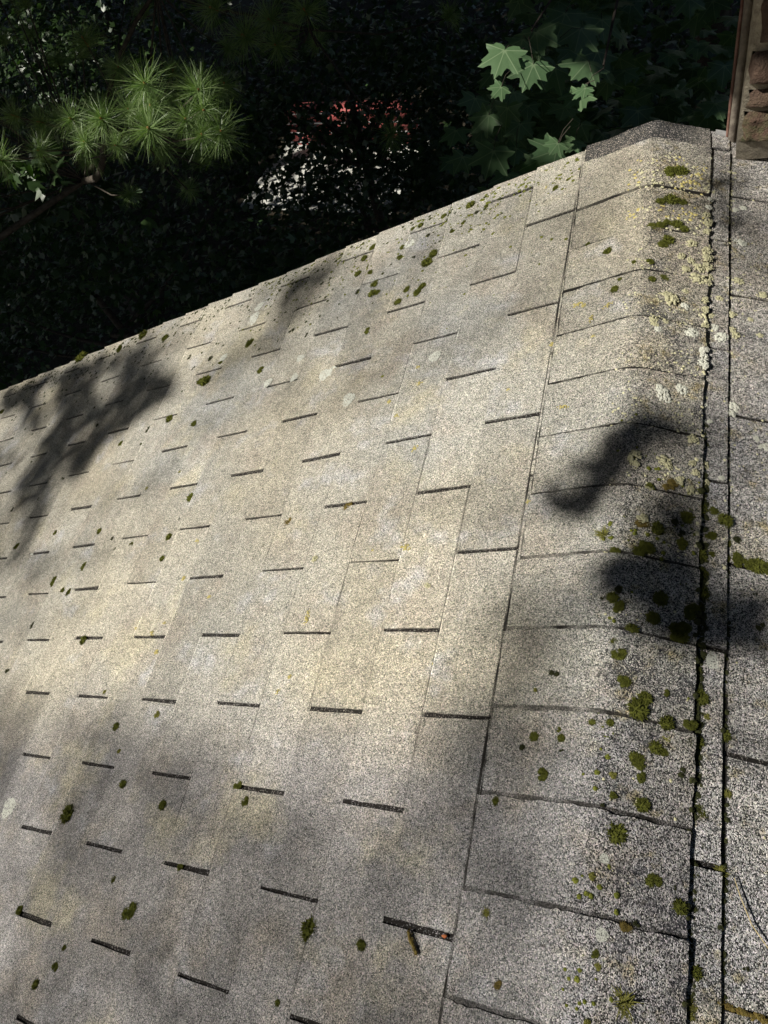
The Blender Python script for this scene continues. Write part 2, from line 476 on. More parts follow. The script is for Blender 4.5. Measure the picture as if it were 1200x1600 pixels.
def rough_block(mb, x0, x1, y0, y1, z0, z1, bulge=.012, nx=26, nz=None, seed=0):
    """front (-y) and left (-x) faces pitched rough, soft arrises"""
    nz = nz or max(6, int((z1 - z0) / .008))
    nx = max(8, int((x1 - x0) / .008))
    u, v = np.meshgrid(np.linspace(0, 1, nx), np.linspace(0, 1, nz), indexing='ij')
    ed = np.minimum(np.minimum(u * (x1 - x0), (1 - u) * (x1 - x0)), np.minimum(v * (z1 - z0), (1 - v) * (z1 - z0)))
    b = np.clip(ed / .010, 0, 1) ** .6
    xx = x0 + (x1 - x0) * u; zz = z0 + (z1 - z0) * v
    nn = vnoise(xx * 60 + seed, zz * 60) * .5 + vnoise(xx * 140 + seed, zz * 140 + 9) * .35 + vnoise(xx * 25, zz * 25 + seed)
    yy = y0 - bulge * b - b * nn * .0085
    xx = xx + (u < .01) * vnoise(zz * 50 + seed, zz * 0) * .004; zz = zz + ((v < .01) | (v > .99)) * vnoise(xx * 50 + seed, zz * 0 + 4) * .003
    mb.add(np.stack([xx, yy, zz], -1).reshape(-1, 3), grid_faces(nx, nz))
    fr = np.stack([xx, yy, zz], -1)
    for edge in (fr[0], fr[-1], fr[:, 0], fr[:, -1]):
        m = len(edge); bk = edge.copy(); bk[:, 1] = y0 + .04
        mb.add(np.vstack([edge, bk]), [(q, q + 1, m + q + 1, m + q) for q in range(m - 1)])
core = MB()
DY = 1.60
nz = 60
core.box(CX, CX + .62, CY, DY, chz, ZR + 1.35)
core.build('mortar', M_mortar, None).name = 'mortar_core'
chim_core = bpy.data.objects['mortar_core']; chim_core.name = 'chimney'
chim = chim_core; chim.parent = house; chim.matrix_parent_inverse = Matrix.Translation(-Vector(house.location))
chim['label'] = 'rough brownstone chimney with pale mortar joints rising beside the ridge end'
rows = [(-.02, .050, 0), (.058, .098, .004), (.112, .178, .012), (.196, .36, .014), (.375, .45, .01), (.465, .60, .014), (.615, .70, .01), (.715, .86, .012), (.875, .96, .01), (.975, 1.12, .012), (1.135, 1.22, .01), (1.235, 1.33, .012)]
for q, (z0, z1, bl) in enumerate(rows):
    x = CX + [.006, .010, .005, .014, .007, .012, .006, .012, .008, .01, .008, .006][q]
    k = 0
    while x < CX + .60:
        w = min(random.uniform(.16, .30) if q != 1 else .075 + .16 * (k > 0), CX + .62 - x)
        if w < .04: break
        mb = MB(); rough_block(mb, x, x + w - .012, CY - .0, CY + .05, ZR + z0, ZR + z1, bulge=max(bl, .008) + .010, seed=q * 13 + k * 7)
        link('stone', mesh_np('stone', np.vstack(mb.v), np.vstack(mb.f)), M_stone, chim).matrix_parent_inverse = Matrix.Identity(4)
        x += w; k += 1
def strip(name, x, w, y, z0, z1, mat, th=.006, amp=.0012, sd=0):
    n = 70; zz = np.linspace(z0, z1, n)
    off = vnoise(zz * 9 + sd, zz * 0) * amp + vnoise(zz * 40 + sd, zz * 0) * amp * .4
    V = np.concatenate([np.stack([x + off, zz * 0 + y, zz], -1), np.stack([x + w + off * .5, zz * 0 + y, zz], -1),
                        np.stack([x + w + off * .5, zz * 0 + y + th, zz], -1), np.stack([x + off, zz * 0 + y + th, zz], -1)])
    F = []
    for a in range(4):
        b = (a + 1) % 4
        F += [(a * n + i, b * n + i, b * n + i + 1, a * n + i + 1) for i in range(n - 1)]
    mb = MB(); mb.add(V, F); o = mb.build(name, mat, chim); o.matrix_parent_inverse = Matrix.Identity(4)
strip('flashing_strip', CX - .0225, .0065, 1.273, ZR - .07, ZR + 1.3, M_flash, sd=3)
strip('corner_board', CX - .0165, .016, 1.262, ZR - .07, ZR + 1.3, simple('old_board', (.11, .09, .075), (.24, .21, .17), 40, .9, .002, 90), th=.012, sd=9)
mb = MB(); mb.add([(CX - .045, 1.276, ZR - .038), (CX - .018, 1.274, ZR - .047), (CX - .016, 1.287, ZR - .045), (CX - .045, 1.287, ZR - .036)], [(0, 1, 2, 3)])
mb.add([(CX - .045, 1.276, ZR - .05), (CX - .018, 1.274, ZR - .06), (CX - .018, 1.274, ZR - .047), (CX - .045, 1.276, ZR - .038)], [(0, 1, 2, 3)])
o = mb.build('lead_flashing', M_lead, chim); o.matrix_parent_inverse = Matrix.Identity(4)

# ------------------------------------------------------------------ foliage
F_PX = 1169.54
def in_view(Q, margin=60):
    v = (Q - CPOS) @ R.T
    px = 600 + F_PX * v[:, 0] / v[:, 2]; py = 800 + F_PX * v[:, 1] / v[:, 2]
    return (v[:, 2] > .05) & (px > -margin) & (px < 1200 + margin) & (py > -margin) & (py < 1600 + margin)

_half = [(0, 1.0), (7, .80), (13, .84), (19, .68), (27, .60), (34, .66), (40, .84), (48, .97), (55, .76), (62, .80), (69, .62), (77, .53),
         (87, .58), (95, .68), (104, .76), (113, .52), (124, .50), (140, .33), (163, .17)]
_out = [(a, r) for a, r in _half] + [(180, .05)] + [(360 - a, r) for a, r in _half[::-1][:-1]]
_ang = np.radians([a for a, r in _out]); _rad = np.array([r for a, r in _out])
_tips = np.array([1.0 if a in (0, 48, 104, 312, 256) else 0.0 for a, r in _out])
_MAPV = np.vstack([[0, 0, 0], np.stack([np.sin(_ang) * _rad, np.cos(_ang) * _rad, np.zeros(len(_ang))], -1)])
_MAPV[:, 2] = -.16 * (_MAPV[:, 0] ** 2 + .6 * _MAPV[:, 1] ** 2) + np.concatenate([[0], -.05 + .05 * _tips])
_MAPF = np.array([(0, i + 1, (i + 1) % len(_ang) + 1) for i in range(len(_ang))])
_MAPA = np.zeros((len(_MAPV), 3)); _MAPA[0, 0] = 1; _MAPA[1:, 0] = _tips
_KV = np.array([(0, -.1, 0), (.42, .22, -.06), (.20, .52, 0), (0, 1, -.1), (-.20, .52, 0), (-.42, .22, -.06), (.5, .62, -.1), (-.5, .62, -.1)])
_KF = np.array([(0, 1, 2), (0, 2, 3), (0, 3, 4), (0, 4, 5), (1, 6, 2), (5, 4, 7)])
_KA = np.zeros((8, 3))

def leaf_mesh(name, pos, size, up, kind='kite', head=None, jitter=.6):
    """leaves as small polygons; up: mean leaf normal, head: direction of the tip"""
    pos = np.atleast_2d(pos); n = len(pos)
    T, F, A = (_MAPV, _MAPF, _MAPA) if kind == 'maple' else (_KV, _KF, _KA)
    nrm = np.asarray(up, float) + rng.normal(size=(n, 3)) * jitter
    nrm /= np.linalg.norm(nrm, axis=1, keepdims=True)
    hd = rng.normal(size=(n, 3)) if head is None else np.asarray(head, float) + rng.normal(size=(n, 3)) * .05
    hd = hd - (hd * nrm).sum(1, keepdims=True) * nrm; hd /= np.linalg.norm(hd, axis=1, keepdims=True) + 1e-9
    sd = np.cross(hd, nrm)
    size = np.broadcast_to(np.asarray(size, float), (n,))[:, None, None]
    V = pos[:, None] + size * (T[None, :, 0:1] * sd[:, None] + T[None, :, 1:2] * hd[:, None] + T[None, :, 2:3] * nrm[:, None])
    FF = F[None] + (np.arange(n) * len(T))[:, None, None]
    AA = np.broadcast_to(A, (n, *A.shape)).copy(); AA[..., 1] = rng.random((n, 1))
    return mesh_np(name, V.reshape(-1, 3), FF.reshape(-1, 3), False, {'vein': AA.reshape(-1, 3)})

def rel(p): return np.array([p[0], p[1], p[2] + ZR])
TUFTS = [(-1.496, 1.572, 0.138, 0.089),(-1.487, 1.47, 0.057, 0.092),(-1.553, 1.619, 0.047, 0.083),(-1.643, 1.36, 0.102, 0.06),(-1.576, 1.397, 0.058, 0.051),(-1.683, 1.528, 0.077, 0.078),(-1.818, 1.552, 0.08, 0.076),(-1.47, 1.784, -0.01, 0.086),(-1.443, 1.719, -0.045, 0.089),(-1.381, 1.668, -0.095, 0.093),(-1.524, 1.719, -0.064, 0.076),(-1.436, 1.638, -0.08, 0.068),(-1.7, 1.691, 0.011, 0.072),(-1.752, 1.82, 0.086, 0.069),(-1.88, 1.41, 0.069, 0.06),(-1.898, 1.27, 0.133, 0.072),(-1.552, 2.203, 0.054, 0.096),(-1.473, 2.205, -0.054, 0.102),(-1.419, 2.313, -0.154, 0.093),(-1.259, 2.316, -0.056, 0.096),(-2.061, 2.108, 0.077, 0.09),(-2.114, 1.632, 0.08, 0.071),(-1.518, 2.022, -0.12, 0.077),(-1.662, 1.972, -0.024, 0.066),(-1.467, 2.427, -0.112, 0.09),(-2.059, 1.663, 0.029, 0.071)]
LEAVES = [(-0.4, 1.574, 0.053, 0.072, 200),(-0.487, 1.622, -0.139, 0.064, 230),(-0.295, 1.55, -0.226, 0.084, 240),(-0.45, 1.488, -0.175, 0.074, 200),(-0.393, 1.811, -0.044, 0.067, 190),(-0.352, 1.822, -0.039, 0.08, 180),(-0.352, 1.697, -0.06, 0.073, 200),(-0.244, 1.922, -0.099, 0.083, 190),(-0.22, 1.797, -0.126, 0.084, 215),(-0.208, 1.985, -0.204, 0.086, 200),(-0.332, 1.915, -0.196, 0.08, 210),(-0.23, 1.674, -0.138, 0.064, 235),(-0.202, 1.596, -0.077, 0.041, 240),(-0.445, 1.832, -0.202, 0.06, 210),(-0.422, 1.579, -0.036, 0.037, 220),(-0.45, 1.751, -0.333, 0.069, 240),(-0.443, 1.872, -0.335, 0.062, 190),(-0.346, 1.647, -0.34, 0.053, 200),(-0.255, 1.885, -0.367, 0.057, 200),(-0.273, 1.52, -0.184, 0.041, 220),(-0.343, 1.571, -0.272, 0.056, 200),(-0.452, 1.621, -0.343, 0.062, 200),(-0.442, 1.7, -0.412, 0.055, 170),(-0.635, 1.796, -0.376, 0.057, 210),(-0.316, 2.116, -0.14, 0.084, 200),(-0.208, 2.202, -0.221, 0.087, 180),(-0.677, 1.917, -0.357, 0.064, 200),(-0.446, 1.723, -0.187, 0.058, 200),(-0.631, 2.062, -0.337, 0.067, 200),(-0.318, 1.992, -0.37, 0.069, 200),(-0.542, 2.023, -0.238, 0.06, 180),(-0.372, 1.616, 0.011, 0.037, 200),(-0.515, 1.592, -0.361, 0.044, 200),(-1.777, 1.078, 0.128, 0.089, 150),(-2.346, 1.041, -0.562, 0.085, 160),(-0.251, 1.692, -0.295, 0.049, 220)]

SHADE = [
 (0.97, 0.02, [(-2.898, 1.285), (-2.178, 1.259), (-1.658, 1.24), (-1.527, 1.121), (-1.673, 1.079), (-1.409, 0.924), (-1.434, 0.855), (-1.704, 0.701), (-1.759, 0.575), (-1.98, 0.591), (-2.534, 0.877), (-2.772, 1.144)]),
 (0.9, 0.03, [(-2.84, 0.978), (-1.928, 0.678), (-1.864, 0.468), (-1.857, 0.272), (-2.062, 0.169)]),
 (0.7, 0.05, [(-1.332, 1.307), (-0.833, 1.251), (-0.895, 1.146), (-0.926, 1.025), (-1.001, 0.899), (-1.159, 0.848), (-1.394, 0.865), (-1.274, 0.95), (-1.204, 1.077), (-1.229, 1.202)]),
 (0.93, 0.02, [(-1.14, 1.224), (-0.938, 1.279), (-0.839, 1.231), (-0.941, 1.138), (-1.059, 1.05), (-1.158, 1.032)]),
 (0.99, 0.012, [(0.004, 0.403), (0.036, 0.362), (0.028, 0.285), (-0.004, 0.227), (-0.054, 0.195), (-0.117, 0.23), (-0.114, 0.284), (-0.066, 0.321), (-0.032, 0.374)]),
 (0.85, 0.02, [(0.018, 0.436), (0.094, 0.451), (0.129, 0.389), (0.087, 0.356), (0.023, 0.359)]),
 (0.99, 0.012, [(-0.011, 0.123), (0.037, 0.142), (0.119, 0.157), (0.154, 0.101), (0.197, 0.058), (0.183, 0.002), (0.1, 0.011), (0.033, 0.046), (-0.008, 0.083)]),
 (0.95, 0.02, [(0.154, 0.141), (0.24, 0.141), (0.237, -0.03), (0.174, 0.015)]),
 (0.93, 0.012, [(0.117, 1.18), (0.165, 1.177), (0.169, 0.978), (0.122, 0.953)]),
 (0.7, 0.04, [(0.179, 1.033), (0.257, 1.036), (0.254, 0.847), (0.18, 0.862)]),
 (0.6, 0.05, [(0.181, 0.432), (0.246, 0.436), (0.242, 0.261), (0.182, 0.27)]),
 (0.62, 0.06, [(-2.04, -0.1), (-1.255, -0.156), (-0.978, -0.175), (-0.571, -0.293), (-0.364, -0.332), (-0.272, -0.316), (-0.268, -0.237), (-0.231, -0.086), (-0.182, 0.101), (-0.058, 0.08), (-0.016, 0.066), (-0.037, -0.122), (-0.003, -0.579), (-1.014, -1.053), (-2.078, -0.751)]),
 (0.22, 0.05, [(0.046, -0.009), (0.238, 0.042), (0.235, -0.107), (0.192, -0.532), (0.08, -0.559)]),
 (0.45, 0.04, [(-2.394, 0.616), (-1.354, 0.52), (-1.249, 0.457), (-1.674, 0.43), (-2.214, 0.422)]),
 (0.45, 0.03, [(-2.095, 0.293), (-1.574, 0.336), (-1.174, 0.251), (-1.568, 0.194), (-1.942, 0.128)]),
 (0.45, 0.03, [(-1.931, 0.116), (-1.364, 0.12), (-1.422, 0.037), (-1.818, -0.005)]),
 (0.3, 0.08, [(-1.442, 1.018), (-0.906, 1.178), (-0.821, 1.208), (-0.528, 1.222), (-0.179, 1.222), (-0.028, 1.185), (-0.014, 0.758), (-0.184, 0.642), (-0.406, 0.641), (-0.714, 0.589), (-0.89, 0.612), (-1.277, 0.586)]),
 (0.35, 0.03, [(-0.415, 0.265), (-0.26, 0.339), (-0.08, 0.285), (-0.183, 0.185)]),
 (0.9, 0.02, [(0.058, 0.301), (0.125, 0.313), (0.139, 0.137), (0.067, 0.129)]),
 (0.35, 0.03, [(-0.362, -0.337), (-0.273, -0.217), (-0.164, -0.208), (-0.142, -0.334), (-0.305, -0.367)])
]


# sun gaps: openings cut in the canopy to light chosen spots (centre, radius, how open)
GAPS = [(rel((-1.50, 1.56, .0)), .24, .99), (rel((-1.36, 1.70, -.06)), .24, .95), (rel((-1.68, 1.42, .06)), .16, .55),
        (rel(LEAVES[0][:3]), .09, .995), (rel(LEAVES[2][:3]), .06, .12), (rel((-2.8, 2.19, -.43)), .17, .95), (rel((-3.38, 2.56, -.88)), .16, .7), (rel((-2.72, 2.63, -.84)), .15, .8), (rel((-2.06, 1.32, -.02)), .06, .7),
        (rel((-6.0, 11.8, -6.2)), 1.6, .60), (rel((-5.0, 10.9, -6.45)), 1.5, .60),
        (rel((-.30, 1.76, .02)), .40, .62), (rel((-4.6, 3.9, -2.6)), .35, .3)]
def inpoly(x, y, poly):
    c = np.zeros(x.shape, bool); dmin = np.full(x.shape, 9.)
    m = len(poly)
    for i in range(m):
        x0, y0 = poly[i]; x1, y1 = poly[(i + 1) % m]
        cr = ((y0 > y) != (y1 > y)) & (x < (x1 - x0) * (y - y0) / (y1 - y0 + 1e-12) + x0); c ^= cr
        L2 = (x1 - x0) ** 2 + (y1 - y0) ** 2 + 1e-12
        t = np.clip(((x - x0) * (x1 - x0) + (y - y0) * (y1 - y0)) / L2, 0, 1)
        dmin = np.minimum(dmin, np.hypot(x - x0 - t * (x1 - x0), y - y0 - t * (y1 - y0)))
    return c, dmin
def roof_cover(x, y):
    """share of the sun the canopy takes from each spot of the roof"""
    cov = np.zeros(x.shape)
    for d, fe, poly in SHADE:
        c, dm = inpoly(x, y, poly)
        g = np.where(c, .5 + .5 * np.clip(dm / fe, 0, 1), .5 - .5 * np.clip(dm / fe, 0, 1))
        cov = np.maximum(cov, d * g)
    streak = np.where(x < -1.1, np.where(cov > .6, 1.0 - .9 * np.clip(vnoise(x * 8 + y * 10, y * 4 - x * 1.5) + .12, 0, 1), .85 + .5 * vnoise(x * 6 + y * 6, y * 5 - x * 1.5)), 1)
    return np.clip(cov * streak, 0, .985)
def roof_hit(Q):
    """where the shadow of a canopy point falls on the roof planes"""
    nl = np.array([-SP, 0, CP]); nr = np.array([SP, 0, CP]); P0 = np.array([0, 0, ZR])
    tl = ((Q - P0) @ nl) / (SUN @ nl); H = Q - tl[:, None] * SUN
    tr = ((Q - P0) @ nr) / (SUN @ nr); H2 = Q - tr[:, None] * SUN
    return np.where(H[:, :1] > 0, H2, H)
def gap_keep(Q, sz=.12):
    keep = np.ones(len(Q), bool)
    for T, r, op in GAPS:
        w = Q - T; t = w @ SUN
        d = np.linalg.norm(w - t[:, None] * SUN, axis=1)
        keep &= ~((t > 0) & (d < r + np.asarray(sz) * .6) & (rng.random(len(Q)) < op ** .35))
    return keep

# leaves of unseen trees up-sun of the house, placed by the shade map: those over the roof ...
def shade_canopy_over_roof():
    n = 420000
    x = rng.uniform(-4.2, 4.0, n); y = rng.uniform(-2.7, EY1 + .02, n)
    c = roof_cover(x, y)
    base = .10 * ((x < -3.0) | (y < -.8))
    c = np.maximum(c, base)
    size = np.where(c > .7, rng.uniform(.035, .06, n), rng.uniform(.018, .028, n))
    dens = -np.log(1 - c)                 # optical depth
    dense_ref = n / (8.2 * (EY1 + 2.7)) * .46 * size ** 2
    keep = rng.random(n) < dens / dense_ref
    x, y, size, c = x[keep], y[keep], size[keep], c[keep]
    z = ZR - np.abs(x) * TP
    t = np.where(c > .7, np.where(x > -.6, rng.uniform(4.5, 6.5, len(x)), rng.uniform(8, 12, len(x))), rng.uniform(10, 14, len(x)))
    return np.stack([x, y, z], -1) + t[:, None] * SUN, size, dens[keep].max(), dense_ref.min()
QA, SA, dm_, dr_ = shade_canopy_over_roof()
print('roof canopy', len(QA), dm_, dr_)
# ... and those added to shade the ground beyond the gable
n = 190000
T = np.stack([rng.uniform(-33, 6, n), rng.uniform(1.2, 31, n), np.full(n, ZR - 5.0)], -1)
zc = rng.uniform(ZR + 2.2, ZR + 7.5, n)
QB = T + ((zc - T[:, 2]) / SUN[2])[:, None] * SUN
H = roof_hit(QB)
on = (np.abs(H[:, 0]) < 4.3) & (H[:, 1] < EY1 + .30) & (H[:, 1] > -2.9)
QB = QB[(~on)]
SB = rng.uniform(.20, .34, len(QB)); k_ = gap_keep(QB, SB); QB, SB = QB[k_], SB[k_]
# a nearer, finer unseen layer added to close the shade by the gable
n = 60000
T = np.stack([rng.uniform(-5, 1.5, n), rng.uniform(1.3, 4.2, n), rng.uniform(ZR - 2.2, ZR, n)], -1)
QC = T + rng.uniform(4.5, 8, n)[:, None] * SUN
QC = QC[QC[:, 2] > ZR + 1.6]
H = roof_hit(QC); on = (np.abs(H[:, 0]) < 4.3) & (H[:, 1] < EY1 + .075)
QC = QC[~on]; SC = rng.uniform(.06, .10, len(QC)); k_ = gap_keep(QC, SC); QC, SC = QC[k_], SC[k_]
# unseen leaf shell added to block sky light, open towards the sun over the roof
n = 60000
az = rng.uniform(0, 2 * np.pi, n); el = np.arcsin(rng.uniform(.05, 1, n)); rd = rng.uniform(8, 12, n)
QD = np.stack([rd * np.cos(el) * np.cos(az) - .5, rd * np.cos(el) * np.sin(az) + .6, ZR + .5 + rd * np.sin(el)], -1)
H = roof_hit(QD); QD = QD[~((np.abs(H[:, 0]) < 4.6) & (H[:, 1] < EY1 + .35) & (H[:, 1] > -3.2))]
cd = np.array((.45, .35, .82)); cd /= np.linalg.norm(cd); vv = QD - rel((-.25, 1.8, 0)); QD = QD[(vv @ cd) / np.linalg.norm(vv, axis=1) < .90]  # opening cut in the shell to let sky light reach the maple
SD = rng.uniform(.25, .42, len(QD)); k_ = gap_keep(QD, SD); QD, SD = QD[k_], SD[k_]
n = 50000
QE = np.stack([rng.uniform(-32, 3, n), rng.uniform(12, 34, n), rng.uniform(ZR + 3, ZR + 8, n)], -1)  # further unseen leaf layer added to keep sky light off the far trees
SE = rng.uniform(.3, .5, n); k_ = gap_keep(QE, SE); QE, SE = QE[k_], SE[k_]
QALL = np.vstack([QA, QB, QC, QD, QE]); SALL = np.concatenate([SA, SB, SC, SD, SE])
ok = ~in_view(QALL, 25); QALL, SALL = QALL[ok], SALL[ok]
print('canopy leaves', len(QALL))
TR = [(-9.0, -7.5), (-9.5, 3.5), (-12.0, 9.0), (-17, 15), (-19, 4), (-9.5, 19), (-26, 10), (7.5, 5.5), (8.5, -4), (0, -9), (-4.5, -9.5)]
TRL = ['tall tree with a broad high crown shading the roof from the left', 'tall tree with a dense high crown left of the gable end',
       'tall leafy tree standing behind the pine on the left', 'distant tall leafy tree far behind on the left', 'tall tree with a thin trunk well left of the house',
       'tall leafy tree at the back beyond the red wall', 'farthest tall tree at the left edge of the wood', 'tall tree beyond the chimney right of the house',
       'tall tree right of the house behind the viewer', 'tall tree straight behind the viewer', 'tall tree behind the viewer on the left']
near = np.argmin(((QALL[:, None, :2] - np.array(TR)[None]) ** 2).sum(-1), 1)
def limb(mb, a, b, r0, r1, n=7, sag=.2):
    a = np.array(a, float); b = np.array(b, float); L = np.linalg.norm(b - a)
    t = np.linspace(0, 1, n); o = np.array([vnoise(t * 2.3 + a[0], t * 0 + b[1]), vnoise(t * 2.1 + a[1], t * 0 + b[0]), vnoise(t * 2, t * 0 + a[2])]).T * L * .06 * sag * 5
    o *= (t * (1 - t) * 4)[:, None]
    mb.tube(a + (b - a) * t[:, None] + o, r0 + (r1 - r0) * t, 8)
for i, (tx, ty) in enumerate(TR):
    q = QALL[near == i]
    if len(q) < 10: continue
    top = float(q[:, 2].mean())
    tr = empty('tall_tree', (tx, ty, -.1)); tag(tr, TRL[i], 'tree', 'trees of the wood around the house')  # trees with unseen crowns, shaped to block sun and sky
    mb = MB(); limb(mb, (tx, ty, -.4), (tx + .3, ty, top), .26, .10, 12, .1)
    mb.build('trunk', M_bark, tr, True)
    mb = MB()
    for k in range(12):
        p = q[rng.integers(len(q))]
        hgt = ZR + .8 + (top - ZR - .8) * rng.random()
        if in_view(np.array([p * .5 + np.array((tx, ty, hgt)) * .5, p]), 0).any(): continue
        lp = np.array((tx + .2, ty, hgt)) + (p - np.array((tx + .2, ty, hgt))) * np.linspace(0, 1, 12)[:, None]
        Hl = roof_hit(lp)
        if ((np.abs(Hl[:, 0]) < 3.6) & (Hl[:, 1] < EY1 + .2) & (Hl[:, 1] > -1.4)).any() or not gap_keep(np.repeat(lp, 12, 0), .5).all(): continue
        limb(mb, (tx + .2, ty, hgt), p, .07, .012, 8)
    if mb.v: mb.build('limb', M_bark, tr, True)
    link('crown', leaf_mesh('crown', q, SALL[near == i], SUN * .8 + np.array((0, 0, .4)), jitter=.5), M_leafb, tr)  # unseen crown, added to block sun and sky light

# ---- understory below the roof, seen from above
def crown_blob(c, rad, n, clumps):
    cc = rng.normal(size=(clumps, 3)); cc /= np.linalg.norm(cc, axis=1, keepdims=True)
    cc = cc * rng.uniform(.3, 1, (clumps, 1)) ** .5 * np.array(rad)
    k = rng.integers(clumps, size=n)
    return np.array(c) + cc[k] + rng.normal(size=(n, 3)) * np.array(rad) * .17
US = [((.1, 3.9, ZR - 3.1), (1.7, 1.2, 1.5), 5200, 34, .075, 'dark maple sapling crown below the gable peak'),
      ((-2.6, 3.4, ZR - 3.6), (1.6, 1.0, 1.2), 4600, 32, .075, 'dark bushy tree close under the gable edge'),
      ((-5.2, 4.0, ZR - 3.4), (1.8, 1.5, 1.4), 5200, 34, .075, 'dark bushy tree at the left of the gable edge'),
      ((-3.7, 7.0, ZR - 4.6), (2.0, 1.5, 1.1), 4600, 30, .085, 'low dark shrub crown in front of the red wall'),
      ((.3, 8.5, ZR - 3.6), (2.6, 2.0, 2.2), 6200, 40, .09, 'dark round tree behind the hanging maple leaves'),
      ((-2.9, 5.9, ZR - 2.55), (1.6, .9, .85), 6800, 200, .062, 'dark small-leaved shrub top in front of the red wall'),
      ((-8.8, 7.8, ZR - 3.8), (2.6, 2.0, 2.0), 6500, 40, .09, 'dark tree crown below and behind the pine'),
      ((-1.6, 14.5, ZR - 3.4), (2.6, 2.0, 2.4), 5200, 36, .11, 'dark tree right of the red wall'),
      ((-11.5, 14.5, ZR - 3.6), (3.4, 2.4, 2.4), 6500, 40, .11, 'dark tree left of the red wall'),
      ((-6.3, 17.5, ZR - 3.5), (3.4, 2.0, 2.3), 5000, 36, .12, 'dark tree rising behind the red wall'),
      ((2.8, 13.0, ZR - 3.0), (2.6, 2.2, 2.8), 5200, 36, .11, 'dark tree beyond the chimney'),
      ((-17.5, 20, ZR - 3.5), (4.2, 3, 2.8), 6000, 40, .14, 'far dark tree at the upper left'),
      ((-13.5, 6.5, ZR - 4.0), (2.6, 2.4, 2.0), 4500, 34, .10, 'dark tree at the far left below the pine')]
wall_c = rel((-5.8, 11.9, -6.0))
def sight_keep(Q, c, rr, share):
    """leaves between the house and the gap in the shrubs"""
    d = (c - CPOS) / np.linalg.norm(c - CPOS); w = Q - CPOS; t = w @ d
    dd = np.linalg.norm(w - t[:, None] * d, axis=1) / (t / np.linalg.norm(c - CPOS) + 1e-6)
    return ~((dd < rr) & (t < np.linalg.norm(c - CPOS) + .5) & (rng.random(len(Q)) < share))
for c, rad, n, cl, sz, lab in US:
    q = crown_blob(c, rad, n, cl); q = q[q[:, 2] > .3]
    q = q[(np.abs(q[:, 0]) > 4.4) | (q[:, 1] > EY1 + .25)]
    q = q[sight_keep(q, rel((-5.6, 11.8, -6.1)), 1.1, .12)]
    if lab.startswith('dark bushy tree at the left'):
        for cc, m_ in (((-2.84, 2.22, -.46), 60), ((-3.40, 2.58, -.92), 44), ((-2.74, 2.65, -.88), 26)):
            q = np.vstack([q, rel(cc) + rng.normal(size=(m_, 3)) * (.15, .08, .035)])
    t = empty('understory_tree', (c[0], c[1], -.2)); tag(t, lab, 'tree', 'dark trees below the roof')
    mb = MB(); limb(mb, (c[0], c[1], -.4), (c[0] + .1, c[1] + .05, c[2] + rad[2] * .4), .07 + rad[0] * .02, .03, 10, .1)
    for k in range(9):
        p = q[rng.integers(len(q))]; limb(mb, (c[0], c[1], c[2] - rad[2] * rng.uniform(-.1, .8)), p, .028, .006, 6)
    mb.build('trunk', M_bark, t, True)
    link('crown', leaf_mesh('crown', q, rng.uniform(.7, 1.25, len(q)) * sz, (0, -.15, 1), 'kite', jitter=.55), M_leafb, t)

# ---- ground cover
n = 16000
P = np.stack([rng.uniform(-22, 6, n), rng.uniform(1.8, 26, n), rng.uniform(0, .45, n) ** 1.0], -1)
P = P[~((np.abs(P[:, 0] + 5.7) < 1.8) & (P[:, 1] > 10.0) & (P[:, 1] < 12.6))]
o = link('ground_cover', leaf_mesh('ground_cover', P, rng.uniform(.07, .15, len(P)), (0, 0, 1), jitter=.5), M_leafb)
tag(o, 'dark leafy ground cover under the trees', 'ground cover', kind='stuff')

# ---- red wall with white lines, pale paving before it
wd = np.array([2.85, -.5]); wd /= np.linalg.norm(wd)
def wpt(a, d, z):   # a along the wall, d towards the house
    nrm2 = np.array([-wd[1], wd[0]])
    p = np.array([-5.75, 12.0]) + wd * a - nrm2 * d
    return (p[0], p[1], z)
def wbox(mb, a0, a1, d0, d1, z0, z1):
    V = [wpt(a, d, z) for a in (a0, a1) for d in (d0, d1) for z in (z0, z1)]
    mb.add(V, [(0, 1, 3, 2), (4, 6, 7, 5), (0, 4, 5, 1), (2, 3, 7, 6), (0, 2, 6, 4), (1, 5, 7, 3)])
M_red = simple('red_paint', (.24, .04, .04), (.42, .12, .11), 9, .7)
M_white = simple('white_line', (.70, .68, .66), (.80, .78, .76), 9, .6)
M_pave = simple('pale_paving', (.42, .42, .38), (.56, .56, .52), 3, .85)
rw = empty('garden_wall', wpt(0, 0, -.02)); tag(rw, 'red painted wall with thin white lines glimpsed through dark leaves', 'wall')
mb = MB()
for k in range(4): wbox(mb, -1.35, 1.35, -.25, .0 + .001 * k, -.1 + k * .19, -.1 + (k + 1) * .19 - .028)
mb.build('red_course', M_red, rw)
mb = MB()
for k in range(4): wbox(mb, -1.35, 1.35, -.22, .012, -.1 + (k + 1) * .19 - .026, -.1 + (k + 1) * .19 - .002)
mb.build('white_line', M_white, rw)
mb = MB(); wbox(mb, -1.4, 1.4, -.27, .02, .662, .70); mb.build('red_course', M_red, rw)
mb = MB(); V = [wpt(a, d, .02) for a, d in ((-1.6, -.1), (1.6, -.1), (1.6, 1.9), (-1.6, 1.9))]
mb.add(V, [(0, 3, 2, 1)]); tag(mb.build('pavement', M_pave), kind='structure')

